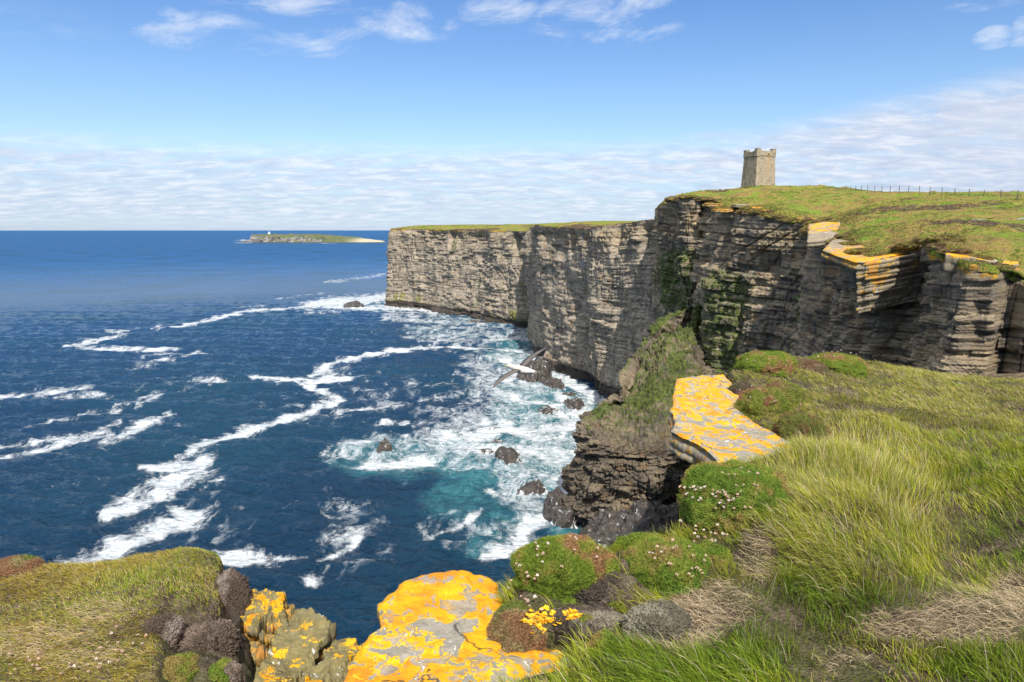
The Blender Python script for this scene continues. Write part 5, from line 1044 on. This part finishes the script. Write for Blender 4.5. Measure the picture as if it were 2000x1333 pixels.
cushion(428,1255,1345,72,THG,'green cushion at the knoll corner nearest the flagstones','thrift cushion','thrift_cushion',n=7000,seed=21,ryf=1.2,rough=.2,hmax=.09)
cushion(318,1182,1250,75,PEAT,'round brown peat hummock with a dark hollow on the knoll','hummock','peat_hummock',n=12000,L=.010,fine=.28,seed=22,rough=.12,hmax=.12,lumps=3)
cushion(455,1082,1200,70,PEAT,'brown peat overhang at the outer end of the knoll','hummock','peat_hummock',n=12000,L=.010,fine=.28,seed=23,rough=.1,hmax=.3,lumps=3,Yf=4.3)
cushion(405,1195,1270,110,PEAT,'long brown peat hummock above the two green cushions','hummock','peat_hummock',n=12000,L=.010,fine=.28,seed=24,rough=.12,hmax=.14,lumps=4)
cushion(30,1090,1122,110,THR,'reddish cushion at the far left edge of the knoll',T_,'thrift_cushion',n=6000,seed=26,hmax=.1,Yf=4.4)
cushion(455,1270,1345,50,PEAT,'greyish peat lump at the foot of the shaded flags','hummock','peat_hummock',n=3000,L=.006,seed=27,rough=.12,hmax=.16,lumps=4)

def sow(n, x0, x1, y0, y1, fn, power):
    x = rng.uniform(x0, x1, n); y = y0+(y1-y0)*rng.uniform(0, 1, n)**power; r = fn(x, y); return x, y, r
def grass_main():
    n = 620000; x = rng.uniform(-1, 8.6, n); y = 1.9+7.8*rng.uniform(0, 1, n)**1.55
    vis = np.abs(x) < y*.95+.6; x = x[vis]; y = y[vis]
    z, sd = ground_main(x, y); keep = sd < .06
    for P in SLABPOLY: keep &= poly_sd(x, y, P) > -.02
    for (cx, cy, rx, ry, h, zb) in DOMES: keep &= (((x-cx)/(rx*1.0))**2+((y-cy)/(ry*1.0))**2 > 1)|(zb+h < z)
    x, y, z = x[keep], y[keep], z[keep]; px, py = proj(x, y, z)
    tus = inell(px, py, [(1660,1010,185,165),(1600,930,120,60)]); dry = inell(px, py, [(1485,1090,38,50),(1400,1185,90,48),(1340,1240,80,40),(1900,1215,130,52),(1770,1225,80,30),(1990,1180,50,60),(1660,1300,60,25)])
    gully_shade = inell(px, py, [(1868,1075,38,75),(1850,1150,40,30)]); grn = inell(px, py, [(1330,1318,200,55),(1560,1200,90,70),(1930,1320,110,50),(1700,1200,100,30),(1460,1290,110,50),(1480,1240,60,40),(1990,1060,60,60)])
    bare = inell(px, py, [(1150,1190,110,70),(1240,1110,40,50),(1230,1200,35,50),(1680,1318,50,25),(1010,1300,100,40)])
    far = sst(y, 5.0, 6.5); clump = fbm2(x*3.2, y*3.2, 3, 61); cl2 = fbm2(x*9, y*9, 2, 62); patch = fbm2(x*.9, y*1.3, 3, 63)
    k = rng.uniform(0, 1, len(x)) > .82*bare; k &= rng.uniform(0, 1, len(x)) < .65+.8*clump+.35*(tus > .3)+.3*dry
    (x, y, z, px, py, tus, dry, gully_shade, grn, far, clump, cl2, patch) = [a[k] for a in (x, y, z, px, py, tus, dry, gully_shade, grn, far, clump, cl2, patch)]
    m = len(x); r = rng.uniform(0, 1, m)
    Ln = (.098+.055*tus-.035*dry+.035*grn-.030*far)*(1+.55*clump)*rng.uniform(.55, 1.3, m)
    seed_ = (r > .93)&(dry < .5)&(rng.uniform(0, 1, m) < .4+.6*np.maximum(tus, far)); Ln = np.where(seed_, Ln*1.35, Ln)
    fl = fbm2(x*1.1, y*1.1, 2, 64)*1.3+fbm2(x*4, y*4, 2, 65)*.8
    ang = rad(200)+fl*1.0+dry*rng.normal(0, 1.3, m); lean = np.clip(.38+.15*clump+.5*dry+.18*far+rng.normal(0, .16, m), .05, 1.4)
    # the tussock splays outwards from its middle
    tx, ty = U(1660,1010,3.7)[:2]; ox = (x-tx)*tus*.65; oy = (y-ty)*tus*.4
    D = np.stack([np.cos(ang)*lean+ox+rng.normal(0, .14, m), np.sin(ang)*lean*.6+oy+rng.normal(0, .14, m), np.ones(m)], 1); D /= np.linalg.norm(D, axis=1)[:, None]
    bend = np.stack([np.cos(ang)*.35*lean, np.sin(ang)*.25*lean, -.12-.5*lean*rng.uniform(.3, 1, m)], 1)
    mixv = np.clip(.45+.9*cl2*.6+.5*patch+rng.normal(0, .22, m), 0, 1)[:, None]
    base = GREEN*(1-mixv)+YG*mixv; ol = (rng.uniform(0, 1, m) < .12+.25*far+.1*tus)[:, None]; base = np.where(ol, OLIVE, base)
    st = (rng.uniform(0, 1, m) < .09+.12*far+.12*tus*sst(py, 1100, 900)-.10*grn)[:, None]; base = np.where(st, STRAW, base)
    base = base*(1-grn[:, None]*.6*(1-st))+DGREEN*1.3*grn[:, None]*.6*(1-st)
    dd = rng.uniform(0, 1, m) < dry*1.1; base = np.where(dd[:, None], DRY+(PALE-DRY)*rng.uniform(0, .55, (m, 1))-(.04, .03, .0)*rng.uniform(0, 1, (m, 1)), base)
    in_shade = rng.uniform(0, 1, m) < gully_shade*.55; Ln = np.where(in_shade, Ln*.7, Ln); base = np.where(in_shade[:, None], DGREY*.8, base)  # gully shadow put into the blade colour: dark grey, shorter blades
    base = np.where(seed_[:, None], PALE*.85, base)*rng.uniform(.5, 1.35, (m, 1)); tip = base*1.15+(STRAW-base)*np.clip(.12+.33*tus+.18*far, 0, 1)[:, None]*rng.uniform(0, 1, (m, 1))
    tip = np.where(dd[:, None], base*1.2, tip); W = (.0024+.0010*rng.uniform(0, 1, m)+.0006*far*y/5)*(1-.3*dd)
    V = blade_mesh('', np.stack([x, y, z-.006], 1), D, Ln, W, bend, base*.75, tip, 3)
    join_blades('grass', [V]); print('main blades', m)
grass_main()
def grass_knoll():
    n = 330000; x = rng.uniform(-8, -1.2, n); y = rng.uniform(2.4, 5.1, n); z, sd, peat = ground_knoll(x, y); keep = (sd < .03) & (rng.uniform(0, 1, n) > peat*1.1) & (np.abs(x) < y*1.3+2.5)
    for (cx, cy, rx, ry, h, zb) in DOMES: keep &= (((x-cx)/(rx*.97))**2+((y-cy)/(ry*.97))**2 > 1)|(zb+h < z)
    x, y, z = x[keep], y[keep], z[keep]; m = len(x); px, py = proj(x, y, z); cl = fbm2(x*3, y*3, 3, 71); c2 = fbm2(x*1.2, y*1.6, 3, 72); straw = inell(px, py, [(90,1240,110,22),(200,1195,60,25),(180,1280,90,22),(60,1270,80,18)])
    Ln = (.030+.022*np.clip(cl+.3, 0, 1)+.03*straw)*rng.uniform(.6, 1.4, m); ang = rad(190)+c2*2.5+rng.normal(0, .6, m); lean = np.clip(.55+rng.normal(0, .3, m)+.5*straw, .05, 1.6)
    D = np.stack([np.cos(ang)*lean, np.sin(ang)*lean, np.ones(m)], 1); D /= np.linalg.norm(D, axis=1)[:, None]; bend = np.stack([np.cos(ang)*.3, np.sin(ang)*.3, -.3-.3*lean], 1)
    mixv = np.clip(.55+.9*c2+.5*cl+rng.normal(0, .25, m), 0, 1)[:, None]; base = np.array((.20, .29, .018))*(1-mixv)+np.array((.44, .33, .06))*mixv
    r = rng.uniform(0, 1, m); base = np.where((r < .10+.4*straw)[:, None], DRY, base); base = np.where((r > .93)[:, None], STRAW, base); base = np.where(((r > .87)&(r < .93))[:, None], RUST, base)*rng.uniform(.7, 1.25, (m, 1))
    V = blade_mesh('', np.stack([x, y, z-.004], 1), D, Ln, .0026+.001*rng.uniform(0, 1, m), bend, base*.75, base*1.25, 2); join_blades('short_grass', [V]); print('knoll blades', m)
grass_knoll()
# coarse tufts that roughen the far turf and its skyline
def far_tufts():
    parts = []
    for (G, heath), n, hh, y1 in ((GR1, 60000, .26, 70), (GR2, 70000, .30, 240)):
        nr, nt, _ = G.shape; i = rng.integers(0, nr-1, n); j = (nt-1)*rng.uniform(0, 1, n)**1.15; j0 = j.astype(int).clip(0, nt-2); a = rng.uniform(0, 1, n)[:, None]; b_ = (j-j0)[:, None]
        P = (G[i, j0]*(1-b_)+G[i, j0+1]*b_)*(1-a)+(G[i+1, j0]*(1-b_)+G[i+1, j0+1]*b_)*a
        k = (P[:, 0] < P[:, 1]*.95) & (P[:, 1] > 30); P = P[k]; H = heath[i, j0][k]; m = len(P); d = P[:, 1]/100.
        c = fbm2(P[:, 0]*.12, P[:, 1]*.12, 4, 91); lh = hh*(.35+.5*np.clip(c+.4, 0, 1))*rng.uniform(.5, 1.5, m); D = np.stack([rng.normal(-.35, .4, m), rng.normal(0, .4, m), np.ones(m)], 1); D /= np.linalg.norm(D, axis=1)[:, None]
        w = np.clip(.5+1.6*c+rng.normal(0, .25, m), 0, 1)[:, None]; col = np.array((.10, .155, .02))*(1-w)+np.array((.25, .22, .055))*w
        lh = lh*(1+1.2*np.clip(H, 0, 1)*(hh > .27)); col = np.where((rng.uniform(0, 1, m) < H*.95)[:, None], np.array((.11, .075, .045)), col)*rng.uniform(.75, 1.25, (m, 1)); s = rng.uniform(0, 1, m) < .07; col = np.where(s[:, None], STRAW*.7, col)
        parts.append(blade_mesh('', P-(0, 0, .04), D, lh, .05+.10*d*rng.uniform(.5, 1.2, m), np.tile((-.15, 0, -.1), (m, 1)), col*.85, col*1.1, 1))
    join_blades('rough_grass', parts)
far_tufts()

# heather hummocks rooted along the far rim: one lumpy dome of short wiry growth, copied
def rim_hummocks():
    nu, nv = 60, 26; th = np.linspace(0, 2*math.pi, nu, endpoint=False)[None, :]; a = np.linspace(-.35, 1, nv)[:, None]*math.pi/2; metas = []
    for k in range(4):
        def surf(a, th):
            x = np.cos(a)*np.cos(th); y = np.cos(a)*np.sin(th); z = np.sign(np.sin(a))*np.abs(np.sin(a))**.8; n = 1+.38*fbm3(x*1.6+k*5, y*1.6, z*1.6, 4, 300+k); return np.stack([x*n, y*n*.9, z*.34*n], -1)
        P = surf(a, th).reshape(-1, 3); n = 2600; aa = np.arcsin(rng.uniform(0, 1, n)); tt = rng.uniform(0, 2*math.pi, n); Q = surf(aa, tt); N = Q/np.linalg.norm(Q, axis=1)[:, None]+rng.normal(size=(n, 3))*.4
        def colr(P):
            q = fbm3(P[:, 0]*3+k, P[:, 1]*3, P[:, 2]*6, 3, 310+k)[:, None]; w = sst(q, -.2, .25); u = sst(q, .15, .45); A, B, C = [np.array(c) for c in ([(.20,.15,.06), (.30,.26,.06), (.19,.25,.035)], [(.17,.11,.07), (.27,.20,.08), (.30,.28,.06)])[k % 2]]; return (A*(1-w)+B*w)*(1-u)+C*u
        V, F, T, C = blade_mesh('', Q*.98, N, .10*rng.uniform(.6, 1.5, n), np.full(n, .035), np.zeros((n, 3)), colr(Q)*.8, colr(Q)*rng.uniform(.8, 1.5, (n, 1)), seg=1)
        o = mesh_obj('heather_hummock', np.concatenate([P, V]), [gridF(nv, nu, True), T+len(P)], M_CUSH, attrs=dict(col=np.clip(np.concatenate([colr(P)*.8, C]), 0, 1))); metas.append(o)
    spots = []; r = np.random.default_rng(12)
    for G, y0, y1, n, sc in ((GR1[0], 43, 75, 26, .75), (GR2[0], 96, 205, 46, 1.5)):
        rows = np.nonzero((G[:, 0, 1] > y0) & (G[:, 0, 1] < y1))[0]
        for q in range(n):
            i = rows[int(len(rows)*(q+r.uniform(0, .9))/n) % len(rows)]; j = int(r.integers(8, 95 if sc < 1 else 90)); spots.append((G[i, j], sc*r.uniform(.7, 1.5)))
    for m, (p, s) in enumerate(spots):
        px, py = proj(p[0], p[1], p[2])
        if px > 2080: continue
        o = metas[m % 4] if m < 4 else metas[m % 4].copy()
        if m >= 4: scn.collection.objects.link(o)
        o.location = (p[0], p[1], p[2]-.10*s); o.scale = (s*1.25, s, s*r.uniform(.8, 1.3)); o.rotation_euler = (0, 0, r.uniform(0, 6.28))
        where = 'left of the tower' if px < 1440 else 'below the tower' if px < 1520 else 'left of the tilted orange slabs' if px < 1600 else 'behind the tilted orange slabs' if px < 1790 else 'above the sunlit rock corner' if px < 1950 else 'at the right edge of the clifftop'
        tag(o, ('reddish brown' if m % 4 in (1, 3) else 'olive brown')+(' broad' if s > 1.2 else ' small')+' heather hummock on the cliff rim '+where, 'hummock', 'heather hummocks along the far cliff rim')
rim_hummocks()

# ------------------------------------------------------------------ dried thrift flowers, each one its own
M_STEM = material('flower_stem', m_plain((.26, .10, .05), .7)); M_HEAD = material('dry_petals', m_plain((.62, .44, .34), .8)); M_HEADW = material('pale_petals', m_plain((.72, .62, .54), .8)); M_YL = material('yellow_lichen', m_plain((.85, .45, .01), .8))
def head_mesh(k, mat):
    V = []; F = []
    r = np.random.default_rng(k)
    for i in range(26):
        d = r.normal(size=3); d[2] = abs(d[2])*.9-.15; d /= np.linalg.norm(d); s = np.cross(d, r.normal(size=3)); s /= np.linalg.norm(s); n = len(V)
        L = .0075*r.uniform(.8, 1.25); V += [d*.001, d*L*.75+s*.0026, d*L, d*L*.75-s*.0026]; F.append((n, n+1, n+2, n+3))
    me = mesh_obj('flower_head', np.array(V), np.array(F), mat); return me
def flower_set():
    protos = []
    for k in range(5):
        r = np.random.default_rng(50+k); L = [.035, .05, .065, .08, .04][k]; bx, by = r.normal(0, .12, 2)*L
        P = [(bx*t*t, by*t*t, L*t) for t in np.linspace(-.1, 1, 5)]; V, F = tubegeo(P, .0009, 4); st = mesh_obj('stem', V, F, M_STEM); hd = head_mesh(k, [M_HEAD, M_HEADW, M_HEAD, M_HEADW, M_HEAD][k]); hd.location = (bx, by, L)
        protos.append((st, hd))
    used = [False]*5
    clusters = [ # px, py, rx, ry, n, tall, label, group
     (1385,1040,75,40,52,1,'dried thrift flower on a red stem between the large and the low green cushion','dried thrift flowers between the green cushions'),
     (1300,1032,60,14,30,1,'dried thrift flower on the rim of the low green cushion','dried thrift flowers on the rim of the low cushion'),
     (1440,975,60,45,18,0,'dried thrift flower on the face of the large vivid green cushion','dried thrift flowers on the large vivid green cushion'),
     (1330,1110,60,40,22,0,'dried thrift flower nestling on the low green cushion','dried thrift flowers on the low green cushion'),
     (1105,1085,85,50,16,0,'dried thrift flower on the domed bright green cushion','dried thrift flowers on the domed cushion'),
     (1010,1180,60,60,20,0,'pinkish dried flower on the reddish cushion by the yellow slab','dried flowers on the reddish cushion'),
     (1500,715,60,30,18,0,'pale flower head on the leftmost crest cushion','flower heads on the leftmost crest cushion'),
     (1636,700,50,16,14,1,'pale flower head on the rounded crest cushion with red patches','flower heads on the rounded crest cushion'),
     (1495,790,80,45,28,0,'pale flower head among the hummocks behind the yellow ledge','flower heads on the ledge hummocks'),
     (120,1310,130,22,24,0,'pale dried flower in the turf at the bottom left corner','dried flowers in the bottom left turf'),
     (240,1270,60,25,14,0,'pale dried flower near the peat on the knoll','dried flowers near the knoll peat'),
     (1905,738,60,8,26,1,'reddish dried flower on the far edge of the grass above the drop','dried flowers along the far edge of the grass')]
    nfl = 0
    for (px, py, rx, ry, n, tall, lab, grp) in clusters:
        rr = np.random.default_rng(int(px)); a = rr.uniform(0, 6.28, n); q = np.sqrt(rr.uniform(0, 1, n)); X = px+rx*q*np.cos(a); Y = py+ry*q*np.sin(a); H, ok = hit(X, Y)
        for i in range(n):
            if not ok[i]: continue
            if any(poly_sd(H[i:i+1, 0], H[i:i+1, 1], P)[0] < -.03 for P in SLABPOLY): continue
            k = (int(rr.integers(1, 4)) if tall else [0, 4, 0, 4, 1][int(rr.integers(0, 5))]); st, hd = protos[k]
            root = empty('thrift_flower', H[i]+(0, 0, -.004), rr.uniform(0, 6.28)); root.scale = (rr.uniform(.85, 1.25),)*3; root.rotation_euler[0] = rr.normal(0, .2); root.rotation_euler[1] = rr.normal(-.1, .2)
            sd_ = ('left' if X[i] < px-rx*.3 else 'right' if X[i] > px+rx*.3 else 'middle'); vd_ = 'upper' if Y[i] < py else 'lower'
            tag(root, ' '.join((['pinkish', 'cream', 'pinkish', 'cream', 'pinkish'][k]+' head, '+vd_+' '+sd_+' of '+grp).split()[:16]), 'flower', grp)
            if not used[k]: s2, h2 = st, hd; used[k] = True
            else:
                s2, h2 = st.copy(), hd.copy(); scn.collection.objects.link(s2); scn.collection.objects.link(h2)
            s2.parent = root; h2.parent = root; nfl += 1
    for k in range(5):
        if not used[k]:
            for o in protos[k]: bpy.data.objects.remove(o)
    print('flowers', nfl)
flower_set()
# yellow leafy lichen tufts on the dark crust
for i, (px, py, w, lab) in enumerate([(1055,1222,52,'larger golden lichen tuft on the dark crusted hummock'), (1120,1210,26,'smaller golden lichen tuft right of the larger one')]):
    r = np.random.default_rng(80+i); n = 130 if i == 0 else 60; X = px+w*.5*r.normal(0, .55, n); Y = py+w*.22*r.normal(0, .6, n); H, ok = hit(X, Y); H = H[ok]; m = len(H); Vs = []; Fs = []
    for j in range(m):
        c = H[j]+np.array((0, 0, .006)); k = 7; a = np.linspace(0, 2*math.pi, k, endpoint=False)+r.uniform(0, 6); rr_ = .016*r.uniform(.5, 1.2, k); b0 = len(Vs); tz = r.normal(0, .35, 2)
        Vs += [c+(0, 0, .002)]+[c+np.array((rr_[q]*math.cos(a[q]), rr_[q]*math.sin(a[q]), .003+rr_[q]*(tz[0]*math.cos(a[q])+tz[1]*math.sin(a[q])))) for q in range(k)]
        Fs += [(b0, b0+1+q, b0+1+(q+1) % k) for q in range(k)]
    o = mesh_obj('lichen_tuft', np.array(Vs), np.array(Fs), M_YL, loc=H.mean(0)); tag(o, lab, 'lichen', 'golden lichen tufts')
